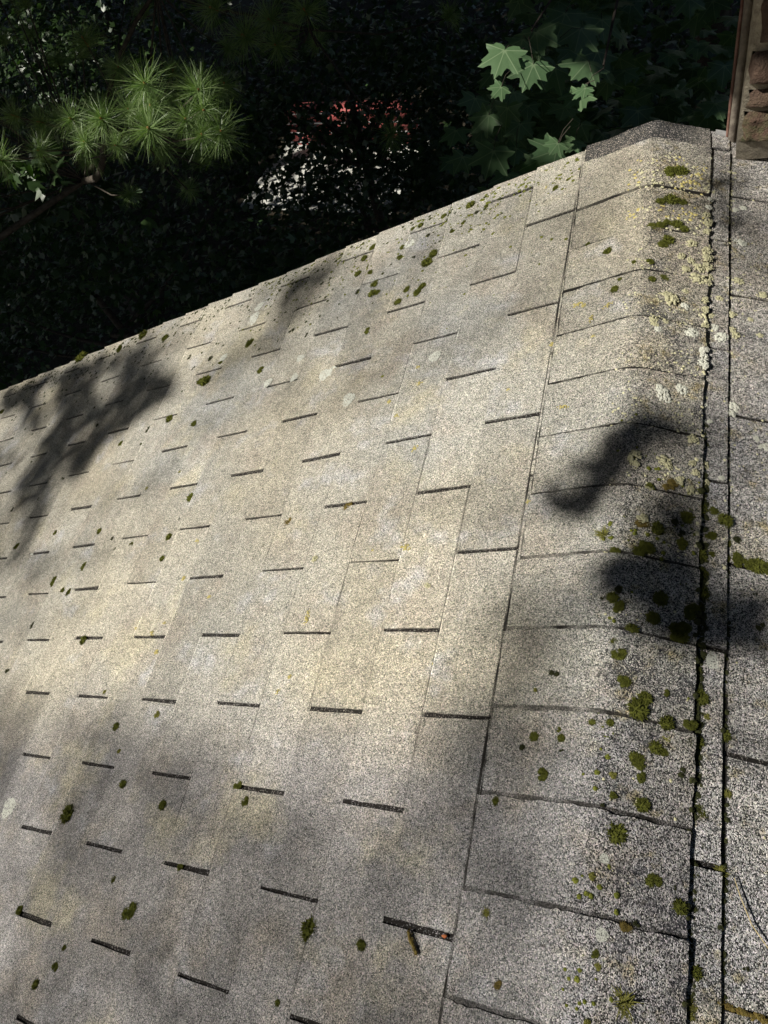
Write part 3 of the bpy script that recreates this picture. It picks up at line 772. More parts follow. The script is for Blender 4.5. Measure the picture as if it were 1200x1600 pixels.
# ---- white pine: a branch carrying needle tufts, one sprays lit by the sun
def tuft_mesh(name, n=170):
    n = int(n * 1.7); lean = rng.normal(size=2) * .35
    mb = MB()
    ax = np.array((0, 0, 1.))
    for k in range(n):
        a = rng.random() * 6.283; el = math.acos(1 - 1.15 * rng.random() ** .85)
        d = np.array([math.sin(el) * math.cos(a), math.sin(el) * math.sin(a), math.cos(el)])
        b = np.array([0, 0, -.35 * rng.random()])
        L = rng.uniform(.55, 1.15); w = .0062; d = d + np.array((*lean, 0)) * rng.random(); d /= np.linalg.norm(d)
        s = np.cross(d, rng.normal(size=3)); s /= np.linalg.norm(s)
        p1 = b + d * L * .55; p2 = b + d * L + np.array([0, 0, -.12 * L]) + rng.normal(size=3) * .10
        V = [b - s * w, b + s * w, p1 + s * w, p1 - s * w, p2 + s * w * .3, p2 - s * w * .3]
        A = np.zeros((6, 3)); A[:, 1] = rng.random()
        mb.add(V, [(0, 1, 2, 3), (3, 2, 4, 5)], A)
    return mesh_np(name, np.vstack(mb.v), np.vstack(mb.f), False, {'vein': np.vstack(mb.a)})
tuft_me = [tuft_mesh('needles', 165), tuft_mesh('needles', 150), tuft_mesh('needles', 185)]
for t_ in tuft_me: t_.materials.append(M_needle)
bm_ = MB(); bm_.tube([(0, 0, -.30), (0, 0, -.1), (0, 0, .06), (0, 0, .10)], [.03, .028, .035, .006], 6)
bud_me = mesh_np('bud', np.vstack(bm_.v), np.vstack(bm_.f), True); bud_me.materials.append(M_bud)
pine = empty('pine_tree', (-6.0, 1.75, -.2)); tag(pine, 'white pine with long needles, its branch tip lit green against the dark', 'tree')
mb = MB(); limb(mb, (-6.0, 1.75, -.4), (-5.9, 1.9, ZR + 3.4), .17, .08, 14, .05)
mb.build('trunk', M_bark, pine, True)
tw = MB()
hub = [rel((-2.9, 2.55, -.75)), rel((-1.95, 1.95, -.18)), rel((-2.0, 2.6, .0)), rel((-1.4, 2.6, -.25))]
limb(tw, rel((-5.9, 1.85, -1.3)), hub[0], .028, .016, 10); limb(tw, hub[0], hub[1], .020, .010, 8)
limb(tw, hub[0], hub[2], .016, .008, 8); limb(tw, hub[2], hub[3], .008, .006, 8)
TT = [(p, r) for *p, r in [tuple(t) for t in TUFTS]]
extra = []
for k in range(22):
    extra.append((list(np.array([-2.1, 2.35, -.42]) + rng.normal(size=3) * (.38, .22, .14)), rng.uniform(.07, .09)))
for k in range(30):
    extra.append((list(np.array([-3.1, 2.8, -.2]) + rng.normal(size=3) * (.6, .5, .25)), rng.uniform(.07, .095)))
for k, (p, r_) in enumerate(TT + extra):
    P3 = rel(p)
    hb = min(hub, key=lambda h: np.linalg.norm(h - P3))
    ax = P3 - hb; ax = ax / np.linalg.norm(ax) + np.array((-.05, -.35, .75)) * 1.0 + rng.normal(size=3) * .18; ax /= np.linalg.norm(ax)
    mid = (P3 + hb) / 2 + np.array((0, 0, -.05)); tw.tube([hb, mid, P3 - ax * r_ * .35], [.005, .004, .003], 5)
    o = link('needle_tuft', tuft_me[k % 3], None, pine)
    o.location = P3; o.scale = (r_ * 1.12,) * 3
    o.rotation_euler = (Vector(ax).to_track_quat('Z', 'Y').to_matrix() @ Matrix.Rotation(rng.random() * 6.28, 3, 'Z')).to_euler()
    if k < len(TT):
        b = link('bud', bud_me, None, o); b.matrix_parent_inverse = Matrix.Identity(4)
tw.build('branch', M_bark, pine, True)

# ---- Norway maple: broad pointed leaves hanging beyond the ridge end
maple = empty('maple_tree', (.35, 4.6, -.2)); tag(maple, 'maple with broad pointed leaves hanging in shade beyond the gable, one leaf lit', 'tree')
mb = MB(); limb(mb, (.35, 4.6, -.4), (.1, 4.4, ZR + 2.6), .13, .06, 14, .05); mb.build('trunk', M_bark, maple, True)
rt, dn, fw = R[0], R[1], R[2]
tw = MB()
main = [rel((-.05, 4.4, 1.0)), rel((-.28, 2.6, .35)), rel(LEAVES[12][:3]) + (0, .05, .0), rel(LEAVES[2][:3]) + (0, .1, -.05), rel(LEAVES[11][:3]) + (0, .1, -.05)]
main[0] = rel((.15, 4.4, .2)); main[1] = rel((-.1, 2.9, -.1))
tw.tube([main[0], (main[0] + main[1]) / 2 + (0, 0, .06), main[1]], [.02, .014, .009], 6)
ends = [rel((-.12, 1.95, .12)), rel((-.35, 1.75, .02)), rel((-.15, 1.65, -.05))]
for e in ends: tw.tube([main[1], (main[1] + e) / 2 + (0, 0, .05), e], [.008, .006, .003], 6)
for k, (x, y, z, r_, an) in enumerate(LEAVES):
    if x < -1.6: continue
    P3 = rel((x, y, z)); a = math.radians(an)
    hd = rt * math.sin(a) - dn * math.cos(a)              # tip direction
    up = -fw * .9 + np.array((-.15, -.05, .45)) if k == 0 else -fw * .75 + np.array((0, 0, .5)) + rng.normal(size=3) * .22
    base = P3 - hd * r_ * .25
    me = leaf_mesh('leaf', base, r_ * 1.12, up, 'maple', hd, .03)
    o = link('leaf', me, M_leaf, maple)
    e = min(ends, key=lambda h: np.linalg.norm(h - P3)) 
    st = MB(); q0 = np.array(base); e = q0 + (e - q0) / (np.linalg.norm(e - q0) + 1e-6) * .09 - fw * -.04; st.tube([q0, (q0 * .6 + e * .4) + np.array((0, 0, .012)), e], [.0008, .0009, .0012], 5)
    st.build('leaf_stalk', M_bark, o).matrix_parent_inverse = Matrix.Identity(4)
tw.build('branch', M_bark, maple, True)
# the rest of its crown, behind and below
q = np.vstack([crown_blob(rel((-.15, 2.5, -.55)), (.55, .35, .45), 330, 30), crown_blob(rel((.1, 3.4, .0)), (.8, .6, .6), 420, 30)])
q = q[(q[:, 1] > EY1 + .32)]
far_ = np.linalg.norm(q - CPOS, axis=1) > 2.75; q = q[far_]
link('crown', leaf_mesh('crown', q, rng.uniform(.06, .09, len(q)), -fw * .5 + np.array((0, 0, .8)), 'maple', dn * .6, .5), M_leaf, maple)

# ------------------------------------------------------------------ moss and lichen on the shingles
SPOTS = [
 ('B','m',[(-1.1153,-0.2174,0.0072),(-1.0118,-0.3345,0.0081),(-0.675,-0.3038,0.0071),(-0.6446,-0.3292,0.0082),(-0.8642,-0.3607,0.0076),(-1.1592,-0.4128,0.0153),(-0.76,-0.4563,0.007),(-0.9303,-0.5054,0.0062),(-1.1855,-0.6063,0.0079),(-0.8557,-0.5479,0.013),(-0.4279,-0.4965,0.0128),(-0.3259,-0.4971,0.0066),(-1.0002,-0.6358,0.0049),(-1.0034,-0.6707,0.0072),(-1.0385,-0.7068,0.0072),(-0.454,-0.5996,0.0038)]),
 ('B','y',[(-1.2139,-0.1393,0.0076),(-0.9857,-0.1832,0.007),(-1.0734,-0.2692,0.007)]),
 ('M','d',[(-1.924,0.822,0.0068),(-1.5801,0.7285,0.0083),(-1.9812,0.6114,0.0111),(-2.0968,0.5412,0.0067),(-2.245,0.5162,0.0069),(-1.208,0.3432,0.0052),(-1.4937,0.3138,0.0056),(-0.8342,0.2233,0.0045),(-1.4543,0.274,0.0073),(-1.7018,0.0457,0.0092),(-1.7229,-0.0888,0.0072)]),
 ('B','d',[(-0.4877,-0.3546,0.0043)]),
 ('C','d',[(0.0639,0.23,0.0064),(0.0886,0.2041,0.0053),(0.101,0.1841,0.0052),(0.0088,0.0618,0.005),(-0.014,0.0436,0.004),(-0.0431,-0.0448,0.0029),(-0.0768,-0.0834,0.0088),(-0.1104,-0.1948,0.0038),(-0.0486,-0.1967,0.0037),(0.1197,-0.1948,0.0098),(0.0129,-0.2609,0.0026),(0.1145,-0.3398,0.0033),(0.0665,-0.3922,0.0032)]),
 ('C','m',[(0.0651,1.112,0.0114),(0.047,1.1021,0.0157),(0.0457,1.0077,0.0125),(0.0692,1.0104,0.0097),(0.0242,0.995,0.0083),(0.0422,0.9379,0.0081),(0.028,0.9236,0.0095),(0.0627,0.9337,0.0095),(0.0124,0.9129,0.0094),(0.078,0.924,0.0067),(0.0464,0.8789,0.0093),(0.0351,0.8659,0.0093),(-0.1244,0.9123,0.0056),(-0.0734,0.8722,0.011),(0.0147,0.8061,0.0065),(-0.0156,0.8088,0.0039),(0.0453,0.7683,0.009),(0.0203,0.7556,0.0064),(-0.0415,0.7672,0.0039),(-0.05,0.741,0.0078),(0.0461,0.2598,0.0076),(0.1122,0.2201,0.0127),(0.0611,0.1847,0.0094),(0.1048,0.1671,0.0093),(0.0448,0.1433,0.0103),(-0.0014,0.1248,0.0082),(0.0341,0.1335,0.0072),(0.002,0.0468,0.007),(0.072,0.0613,0.009),(0.0132,0.0321,0.0089),(0.1221,0.0522,0.0099),(0.0631,0.0264,0.0079),(0.1114,0.0227,0.0078),(0.0334,-0.0002,0.0078),(0.0992,0.009,0.0127),(0.0109,-0.0247,0.0068),(0.0163,-0.0428,0.0086),(0.0263,-0.0853,0.0075),(0.0884,-0.0865,0.0037),(0.0584,-0.1016,0.0075),(0.0494,-0.1201,0.0111),(-0.0093,-0.1515,0.0037),(0.0128,-0.1479,0.0046),(0.0907,-0.1306,0.0092),(0.1234,-0.1234,0.0073),(-0.0563,-0.1655,0.0037),(-0.0931,-0.1783,0.0057),(-0.0509,-0.1774,0.0046),(0.1226,-0.1513,0.0091),(0.0772,-0.1678,0.0072),(0.0919,-0.1723,0.0063),(0.056,-0.19,0.0098),(-0.0736,-0.2316,0.0073),(0.0593,-0.2121,0.0062),(0.0265,-0.2458,0.0052),(-0.139,-0.2753,0.0056),(0.0644,-0.2485,0.0078),(0.0329,-0.2924,0.0103),(0.0853,-0.3383,0.0075),(0.1195,-0.3605,0.0066),(0.0201,-0.4376,0.0048)]),
 ('J','m',[(0.1359,0.2451,0.0128),(0.1519,0.243,0.0085),(0.1507,0.1946,0.0084),(0.1534,0.1642,0.0062),(0.133,0.1566,0.0093),(0.136,0.1226,0.0102),(0.1389,0.0894,0.009),(0.1386,0.0618,0.0089),(0.1328,-0.039,0.0086),(0.1396,-0.0786,0.0084),(0.1378,-0.1457,0.0073),(0.1457,-0.2356,0.007),(0.1502,-0.2788,0.0051),(0.1438,-0.4283,0.0063)]),
 ('R','m',[(0.1711,0.2318,0.0095),(0.1768,0.1893,0.0063),(0.1771,0.1645,0.0083),(0.1966,0.1648,0.0103),(0.2099,0.1635,0.0113),(0.2232,0.1611,0.0103),(0.2384,0.1604,0.0092),(0.1764,-0.1243,0.0064)]),
 ('J','d',[(0.1404,0.03,0.0078),(0.1373,0.003,0.0068),(0.1704,-0.3663,0.0041)]),
 ('R','d',[(0.1923,0.2018,0.0052),(0.2207,0.1081,0.005),(0.2272,0.0573,0.0059),(0.1735,0.0383,0.0069),(0.2068,-0.4101,0.0032)]),
 ('C','b',[(0.0862,0.2808,0.0065),(0.0801,0.2714,0.0097),(0.0347,0.1864,0.0095),(0.0516,-0.4001,0.0065),(-0.0965,-0.4985,0.0049)]),
 ('C','y',[(-0.1012,-0.1065,0.0039),(0.0233,-0.2182,0.0044),(0.0084,-0.3504,0.005),(-0.1262,-0.4215,0.0087),(0.0228,-0.4495,0.004),(0.1387,-0.4649,0.007),(0.1398,-0.4766,0.007),(0.0169,-0.5102,0.0046)]),
 ('R','y',[(0.1826,-0.2046,0.0071),(0.1761,-0.3051,0.0101)]),
 ('J','y',[(0.1504,-0.1046,0.0065)]),
 ('C','s',[(0.0205,-0.3265,0.0067),(0.0243,-0.4138,0.0089)]),
 ('J','s',[(0.157,-0.0188,0.0144)]),
 ('C','g',[(-0.0215,0.1602,0.0137),(0.0562,-0.48,0.0186)]),
 ('J','b',[(0.1325,0.2904,0.0076)]),
 ('C','p',[(0.0968,0.8837,0.0093),(0.076,0.839,0.0066),(0.0959,0.8313,0.0066),(0.0865,0.8041,0.0078),(0.0875,0.7403,0.0051),(0.0518,0.7159,0.0089),(0.0622,0.71,0.0126),(0.0292,0.6453,0.0087),(0.0515,0.6464,0.0062),(0.0324,0.6326,0.0062),(0.1145,0.3788,0.0079),(0.0161,0.3181,0.0099),(0.0656,0.3218,0.0088),(0.1139,0.3292,0.0055),(0.0182,0.3025,0.0066),(0.0727,0.3129,0.0066),(0.0946,0.2882,0.0065),(0.0442,0.2567,0.0054),(0.1125,0.2734,0.0065),(0.0372,0.1969,0.0084)]),
 ('J','p',[(0.125,0.9827,0.0069),(0.1283,0.959,0.0082),(0.1276,0.9304,0.0067),(0.1289,0.8716,0.0093),(0.1295,0.8486,0.0092),(0.13,0.826,0.0078),(0.1121,0.8152,0.0091),(0.1319,0.7985,0.0091),(0.1105,0.7813,0.0129),(0.1298,0.7777,0.0077),(0.134,0.7607,0.0064),(0.1272,0.7266,0.0063),(0.1291,0.7026,0.0063),(0.1417,0.6957,0.005),(0.1289,0.6596,0.0062),(0.1324,0.378,0.0045),(0.1346,0.3361,0.0077),(0.1211,0.3097,0.0066),(0.1388,0.2999,0.0055)]),
 ('E','m',[(-0.2064,1.1907,0.0047),(-0.2344,1.175,0.0079),(-0.489,1.247,0.0104),(-0.4341,1.2149,0.0068),(-0.5745,1.2469,0.0071),(-0.4974,1.181,0.0068),(-0.6476,1.2411,0.0072),(-0.6712,1.2394,0.0073),(-0.5283,1.158,0.0069),(-0.8173,1.2386,0.0113),(-0.6942,1.1753,0.0072),(-0.5751,1.0968,0.012),(-0.694,1.1332,0.0089),(-0.8377,1.1955,0.0094),(-0.8098,1.1506,0.0093),(-0.7874,1.1143,0.0091),(-0.842,1.1324,0.0093),(-1.7032,1.1921,0.0093),(-1.9342,1.2612,0.0172),(-1.7602,1.183,0.0164),(-2.0719,1.2328,0.0176),(-2.3797,1.2883,0.0215),(-2.8784,1.1141,0.0144)]),
 ('R','p',[(0.1936,0.8069,0.0078),(0.2408,0.7784,0.0077),(0.1572,0.7457,0.0064),(0.1827,0.7107,0.0075),(0.2176,0.7066,0.005),(0.1842,0.6716,0.0062),(0.1904,0.6582,0.0074),(0.2358,0.6692,0.0049)]),
 ('C','w',[(0.0878,0.6997,0.0063),(0.0379,0.6224,0.0061),(0.1026,0.6321,0.0098),(0.0494,0.479,0.0082),(0.0899,0.4886,0.0082),(0.0569,0.469,0.0105),(0.0643,0.4605,0.007)]),
 ('R','w',[(0.2053,1.0378,0.0056),(0.1888,1.0287,0.0055),(0.1999,0.9254,0.0094),(0.1624,0.642,0.0098),(0.1865,0.4788,0.0081),(0.1809,0.4625,0.0069),(0.2252,0.4154,0.0045),(0.2329,0.4007,0.0045),(0.2452,0.4012,0.0068),(0.1646,0.3146,0.0055)]),
 ('J','w',[(0.1294,1.0345,0.0056),(0.1285,1.0088,0.0055),(0.1485,0.665,0.0062),(0.1269,0.5944,0.0073),(0.1273,0.5784,0.0072),(0.1266,0.5575,0.0084),(0.1313,0.4668,0.007),(0.1311,0.4301,0.0046),(0.1436,0.4335,0.0046)]),
 ('C','l',[(-0.1264,0.7282,0.0107),(-0.0599,0.7011,0.009),(-0.113,0.7194,0.0066),(-0.0935,0.6759,0.0078),(-0.083,0.623,0.0076),(-0.1261,0.4549,0.0074)]),
 ('U','l',[(-0.175,0.6396,0.008),(-0.5179,0.6769,0.0091),(-0.5004,0.6208,0.0089),(-0.2582,0.5382,0.0066),(-0.5771,0.5871,0.0075)]),
 ('M','l',[(-0.5407,0.5345,0.0073),(-0.4644,0.4286,0.0083),(-0.1645,0.2439,0.0081),(-1.0927,0.2638,0.0082),(-0.4194,0.1781,0.0101),(-0.5019,0.1786,0.0052),(-1.0834,0.1552,0.0095),(-0.9619,0.0982,0.006),(-0.6281,0.0437,0.0065),(-0.6263,0.0293,0.0104),(-1.0894,0.0366,0.0061),(-1.1884,0.0222,0.0063),(-1.1206,0.0107,0.0092),(-1.0764,-0.0388,0.009),(-0.2988,-0.0644,0.0033),(-0.6248,-0.0921,0.0063)]),
 ('B','l',[(-0.6448,-0.1238,0.0062)]),
 ('E','l',[(-0.2623,1.1933,0.0064)]),
 ('M','p',[(-0.655,0.1709,0.0069),(-0.3487,0.0896,0.0047)]),
 ('M','b',[(-0.6116,0.3049,0.0098),(-0.7782,0.2773,0.0104)]),
 ('U','m',[(-0.5886,1.0681,0.0137),(-0.7544,1.0565,0.0143),(-0.5808,0.9775,0.0083),(-0.635,0.983,0.0102),(-0.595,0.9621,0.0117),(-0.7327,1.0125,0.0088),(-0.7527,1.0131,0.0106),(-0.6493,0.9434,0.0084),(-0.7295,0.87,0.0085),(-1.2305,0.9894,0.014),(-1.3392,0.9403,0.0081),(-1.1171,0.8454,0.0113),(-1.3751,0.8734,0.0162),(-1.4021,0.8783,0.0102)]),
 ('E','d',[(-0.463,1.2044,0.0051),(-0.4996,1.1821,0.0051),(-0.6105,1.1854,0.0053),(-0.6403,1.1088,0.0052),(-1.0483,1.2351,0.008),(-0.9562,1.1592,0.0077),(-0.9872,1.1528,0.0058),(-1.2904,1.1157,0.0083),(-1.585,1.1884,0.0068)]),
 ('U','d',[(-0.8157,1.0483,0.0073),(-1.0558,1.0572,0.0116),(-1.0696,1.0117,0.0077),(-1.0413,0.973,0.0076),(-0.9742,0.9373,0.0092),(-1.533,1.022,0.0086),(-1.403,0.9762,0.0083),(-1.4822,0.9641,0.0106)]),
 ('M','m',[(-1.4804,0.747,0.0121),(-1.3355,0.7008,0.0116),(-1.7088,0.6985,0.0085),(-1.1972,0.4113,0.0105),(-1.5864,0.3501,0.0077),(-1.8523,0.3756,0.0082),(-1.22,0.2887,0.0085),(-1.3794,0.2831,0.0071),(-2.0566,0.3412,0.0107),(-1.2077,0.2217,0.0067),(-1.5751,0.2301,0.0111),(-1.7108,0.1911,0.0115),(-1.6301,0.1588,0.0093),(-1.5939,0.1464,0.0092),(-1.3981,-0.0057,0.01)]),
 ('M','y',[(-1.2991,0.5116,0.0073),(-1.4258,0.4764,0.0094)]),
 ('E','s',[(-0.6682,1.1763,0.0179),(-1.2627,1.1602,0.0229),(-1.2676,1.1046,0.033)]),
 ('U','s',[(-0.4762,0.6982,0.018),(-0.9586,0.8438,0.0162),(-1.334,0.9603,0.0183),(-0.8093,0.7525,0.0169),(-0.8339,0.7463,0.0221),(-0.9551,0.772,0.0142),(-1.0565,0.777,0.0164),(-0.7153,0.6304,0.0239)]),
 ('B','s',[(-1.4002,-0.4256,0.0256)]),
 ('M','s',[(-1.9254,0.2929,0.0165)])
]

def cushion(n, dome=.55, spike=.42, w=.10, seed=0, lumps=1):
    """a moss cushion: low dome bristling with leafy shoots (unit radius)"""
    g = np.random.default_rng(seed); mb = MB()
    cs = [(0, 0, 1.0)] if lumps == 1 else [(*(g.uniform(-.58, .58, 2)), g.uniform(.36, .66)) for _ in range(lumps)]
    for cx, cy, cr in cs:
        a, b = 12, 6
        th = np.linspace(0, 2 * np.pi, a, endpoint=False); ph = np.linspace(0, np.pi / 2, b)
        TH, PH = np.meshgrid(th, ph, indexing='ij')
        rr = cr * (.82 + .22 * vnoise(TH * 1.9 + seed, PH * 3 + cx * 9))
        V = np.stack([cx + rr * np.sin(PH) * np.cos(TH), cy + rr * np.sin(PH) * np.sin(TH), rr * np.cos(PH) * dome - .08], -1).reshape(-1, 3)
        idx = np.arange(a * b).reshape(a, b); nx = np.roll(idx, -1, 0)
        mb.add(V, np.stack([idx[:, :-1], idx[:, 1:], nx[:, 1:], nx[:, :-1]], -1).reshape(-1, 4))
        for k in range(int(n * cr)):
            t = g.random() * 6.283; p = math.acos(1 - g.random() * .97)
            d = np.array([math.sin(p) * math.cos(t), math.sin(p) * math.sin(t), math.cos(p)])
            b0 = np.array([cx, cy, -.05]) + d * cr * np.array((.82, .82, dome * .85))
            tip = b0 + (d + g.normal(size=3) * .35) * spike * cr * g.uniform(.4, 1)
            s = np.cross(d, g.normal(size=3)); s /= np.linalg.norm(s) + 1e-9
            mb.add([b0 - s * w * cr, b0 + s * w * cr, tip + s * w * cr * .15, tip - s * w * cr * .15], [(0, 1, 2, 3)])
    return mesh_np('cushion', np.vstack(mb.v), np.vstack(mb.f))
def lump(seed, flat=.42, n=9, rough=.55):
    g = np.random.default_rng(seed); mb = MB()
    for k in range(n):
        c = g.uniform(-.45, .45, 2) * (k > 0); cr = g.uniform(.45, .75) if k == 0 else g.uniform(.25, .5)
        a, b = 14, 7
        TH, PH = np.meshgrid(np.linspace(0, 2 * np.pi, a, endpoint=False), np.linspace(0, np.pi / 2 + .3, b), indexing='ij')
        X_ = np.sin(PH) * np.cos(TH); Y_ = np.sin(PH) * np.sin(TH)
        rr = cr * (1 + rough * vnoise(X_ * 4 + seed * 3 + k, Y_ * 4 + PH * 3))
        V = np.stack([c[0] + rr * X_, c[1] + rr * Y_, rr * np.cos(PH) * flat], -1).reshape(-1, 3)
        idx = np.arange(a * b).reshape(a, b); nx = np.roll(idx, -1, 0)
        mb.add(V, np.stack([idx[:, :-1], idx[:, 1:], nx[:, 1:], nx[:, :-1]], -1).reshape(-1, 4))
    return mesh_np('lump', np.vstack(mb.v), np.vstack(mb.f))
def crust(seed, n=46, dome=.42, mini=(.10, .24), ragged=.35):
    """a crusty lichen: many small warts crowded into a ragged low dome"""
    g = np.random.default_rng(seed); mb = MB()
    for k in range(n):
        a_ = g.random() * 6.283; r_ = math.sqrt(g.random()) * (1 - ragged * .5 + ragged * math.sin(2 * a_ + seed) * g.random())
        h0 = dome * max(0, 1 - r_ * r_) * .75; cr = g.uniform(*mini) * (1.15 - .4 * r_)
        a, b = 8, 4
        TH, PH = np.meshgrid(np.linspace(0, 2 * np.pi, a, endpoint=False), np.linspace(0, np.pi / 2 + .2, b), indexing='ij')
        rr = cr * (1 + .45 * vnoise(TH * 2 + k, PH * 3 + seed))
        V = np.stack([r_ * math.cos(a_) + rr * np.sin(PH) * np.cos(TH), r_ * math.sin(a_) + rr * np.sin(PH) * np.sin(TH), h0 + rr * np.cos(PH) * .8 - .05], -1).reshape(-1, 3)
        idx = np.arange(a * b).reshape(a, b); nx = np.roll(idx, -1, 0)
        mb.add(V, np.stack([idx[:, :-1], idx[:, 1:], nx[:, 1:], nx[:, :-1]], -1).reshape(-1, 4))
    return mesh_np('crust', np.vstack(mb.v), np.vstack(mb.f))
def flatpatch(seed, holes=True):
    """a flat ragged lichen made of many small scales"""
    g = np.random.default_rng(seed); mb = MB()
    for k in range(420):
        a = g.random() * 6.283; r_ = math.sqrt(g.random()) * (.8 + .25 * math.sin(3 * a + seed) * g.random())
        c = np.array([r_ * math.cos(a), r_ * math.sin(a)]); cr = g.uniform(.03, .075); h = g.uniform(.03, .07)
        m = 6; an = np.linspace(0, 2 * np.pi, m, endpoint=False) + g.random()
        V = [(c[0] + cr * math.cos(q) * g.uniform(.6, 1.2), c[1] + cr * math.sin(q) * g.uniform(.6, 1.2), 0) for q in an] + [(c[0], c[1], h)]
        mb.add(V, [(i, (i + 1) % m, m, m) for i in range(m)])
    me = mesh_np('patch', np.vstack(mb.v), np.vstack(mb.f)[:, :3]); return me
def tuft_grass(seed, n=70):
    g = np.random.default_rng(seed); mb = MB()
    for k in range(n):
        a = g.random() * 6.283; el = g.uniform(.2, 1.35); L = g.uniform(.5, 1.1)
        d = np.array([math.sin(el) * math.cos(a), math.sin(el) * math.sin(a), math.cos(el)])
        b0 = np.array([*(g.normal(size=2) * .14), 0]); s = np.cross(d, (0, 0, 1)); s /= np.linalg.norm(s) + 1e-9; w = .030
        m1 = b0 + d * L * .5 + (0, 0, .08); e = b0 + d * L - np.array((0, 0, .1 * L)) + g.normal(size=3) * .08
        mb.add([b0 - s * w, b0 + s * w, m1 + s * w, m1 - s * w, e + s * w * .2, e - s * w * .2], [(0, 1, 2, 3), (3, 2, 4, 5)])
    return mesh_np('blades', np.vstack(mb.v), np.vstack(mb.f))
KM = {'m': ([cushion(230, seed=s, lumps=l) for s, l in ((1, 1), (2, 5), (3, 7), (4, 1), (5, 9))], M_moss, 'olive green moss cushion', 'moss', 'moss_cushion'),
      'd': ([cushion(110, seed=s, lumps=l) for s, l in ((11, 1), (12, 2), (13, 3))], M_mossd, 'dark moss tuft', 'moss', 'moss_tuft'),
      'y': ([cushion(120, .5, .5, .09, seed=s, lumps=l) for s, l in ((21, 3), (22, 4))], M_mossy, 'yellow-green moss tuft', 'moss', 'moss_tuft'),
      'b': ([cushion(120, .45, .6, .06, seed=s, lumps=l) for s, l in ((31, 3), (32, 4))], M_mossb, 'dried brown moss tuft', 'moss', 'moss_tuft'),
      'p': ([crust(s) for s in (41, 42, 43, 44, 45)], M_lich, 'cream lichen lump', 'lichen', 'lichen_lump'),
      'w': ([crust(s, 54, .45) for s in (51, 52, 53)], M_lichw, 'white lichen lump', 'lichen', 'lichen_lump'),
      'l': ([crust(s, 40, .18, (.07, .17), .8) for s in (61, 62, 63)], M_lichy, 'yellow lichen crust', 'lichen', 'lichen_crust'),
      's': ([flatpatch(s) for s in (71, 72, 73)], M_lichf, 'flat pale lichen patch', 'lichen', 'lichen_patch'),
      'g': ([tuft_grass(s) for s in (81, 82)], M_mossy, 'bristly yellow-green grass tuft', 'grass tuft', 'grass_tuft')}
for k_, v_ in KM.items():
    for me in v_[0]: me.materials.append(v_[1])
ZN = {'B': 'on grey near shingles', 'M': 'on sunlit middle shingles', 'U': 'on upper shingles',
      'E': 'along the gable edge', 'C': 'on the ridge cap', 'J': 'in joint beside ridge cap', 'R': 'on the right-hand slope'}
def ordn(i): return '%d%s' % (i, 'th' if 10 <= i % 100 <= 20 else {1: 'st', 2: 'nd', 3: 'rd'}.get(i % 10, 'th'))
def fld_h(s):
    return .0004 + .0036 * (((abs(s) / IN - 6.8) / 5) % 1)
def place(name, me, s, y, r_, hz=1.0, cat='', lab='', grp=''):
    o = bpy.data.objects.new(name, me); COL.objects.link(o)
    if -.168 < s < .131:
        x, z = cap_profile(np.array(s), .0070); nx = math.tanh(s / .022) * SP
        o.location = (float(x), y, ZR + float(z)); nrm = (nx, 0, math.sqrt(1 - nx * nx))
    else:
        p = roof_pt(np.array(s), y, np.array(fld_h(s))); o.location = tuple(float(q) for q in p); nrm = (math.copysign(SP, s), 0, CP)
    o.location = Vector(o.location) + Vector(nrm) * (float(undul(abs(s), y)) + (.0012 if name == 'lichen_patch' else .0003))
    o.rotation_euler = (Vector(nrm).to_track_quat('Z', 'Y').to_matrix() @ Matrix.Rotation(rng.random() * 6.28, 3, 'Z')).to_euler()
    o.scale = (r_, r_ * rng.uniform(.8, 1.15), r_ * hz)
    tag(o, lab, cat, grp)
    return o
buckets = {}
for z_, k_, L in SPOTS:
    for (s, y, r_) in L:
        sz = 'large' if r_ > .0105 else 'medium' if r_ > .0078 else 'small' if r_ > .0052 else 'tiny'
        half = ''
        if z_ == 'C': half = 'left side' if s < 0 else 'right side'
        if z_ in 'CJ': part = 'far third' if y > .62 else 'middle' if y > .05 else 'near third'
        elif z_ in 'MUE': part = 'left part' if s < -1.15 else 'right part'
        else: part = ''
        buckets.setdefault((z_, k_, sz, half, part), []).append((s, y, r_))
for (z_, k_, sz, half, part), L in buckets.items():
    mes, mat, noun, cat, name = KM[k_]
    for i, (s, y, r_) in enumerate(L):
        zone = ZN[z_].replace('on the ridge cap', 'on ridge cap ' + half) + (', ' + part if part else '')
        lab = f'{sz} {noun} {zone}' + (f', {ordn(i + 1)} from far end' if len(L) > 1 else '')
        hz = {'m': .75, 'd': .7, 'y': .7, 'b': .7, 'p': .8, 'w': .7, 'l': .7, 's': .5, 'g': .8}[k_]
        big = {'m': 1.3, 'd': 1.3, 'y': 1.3, 'b': 1.3, 'p': 1.5, 'w': 1.55, 'l': 1.3, 'g': 1.2}.get(k_, 1.1)
        place(name, mes[(i + len(L)) % len(mes)], s, y, r_ * big, hz, cat, lab, f'{noun}s {ZN[z_]}')

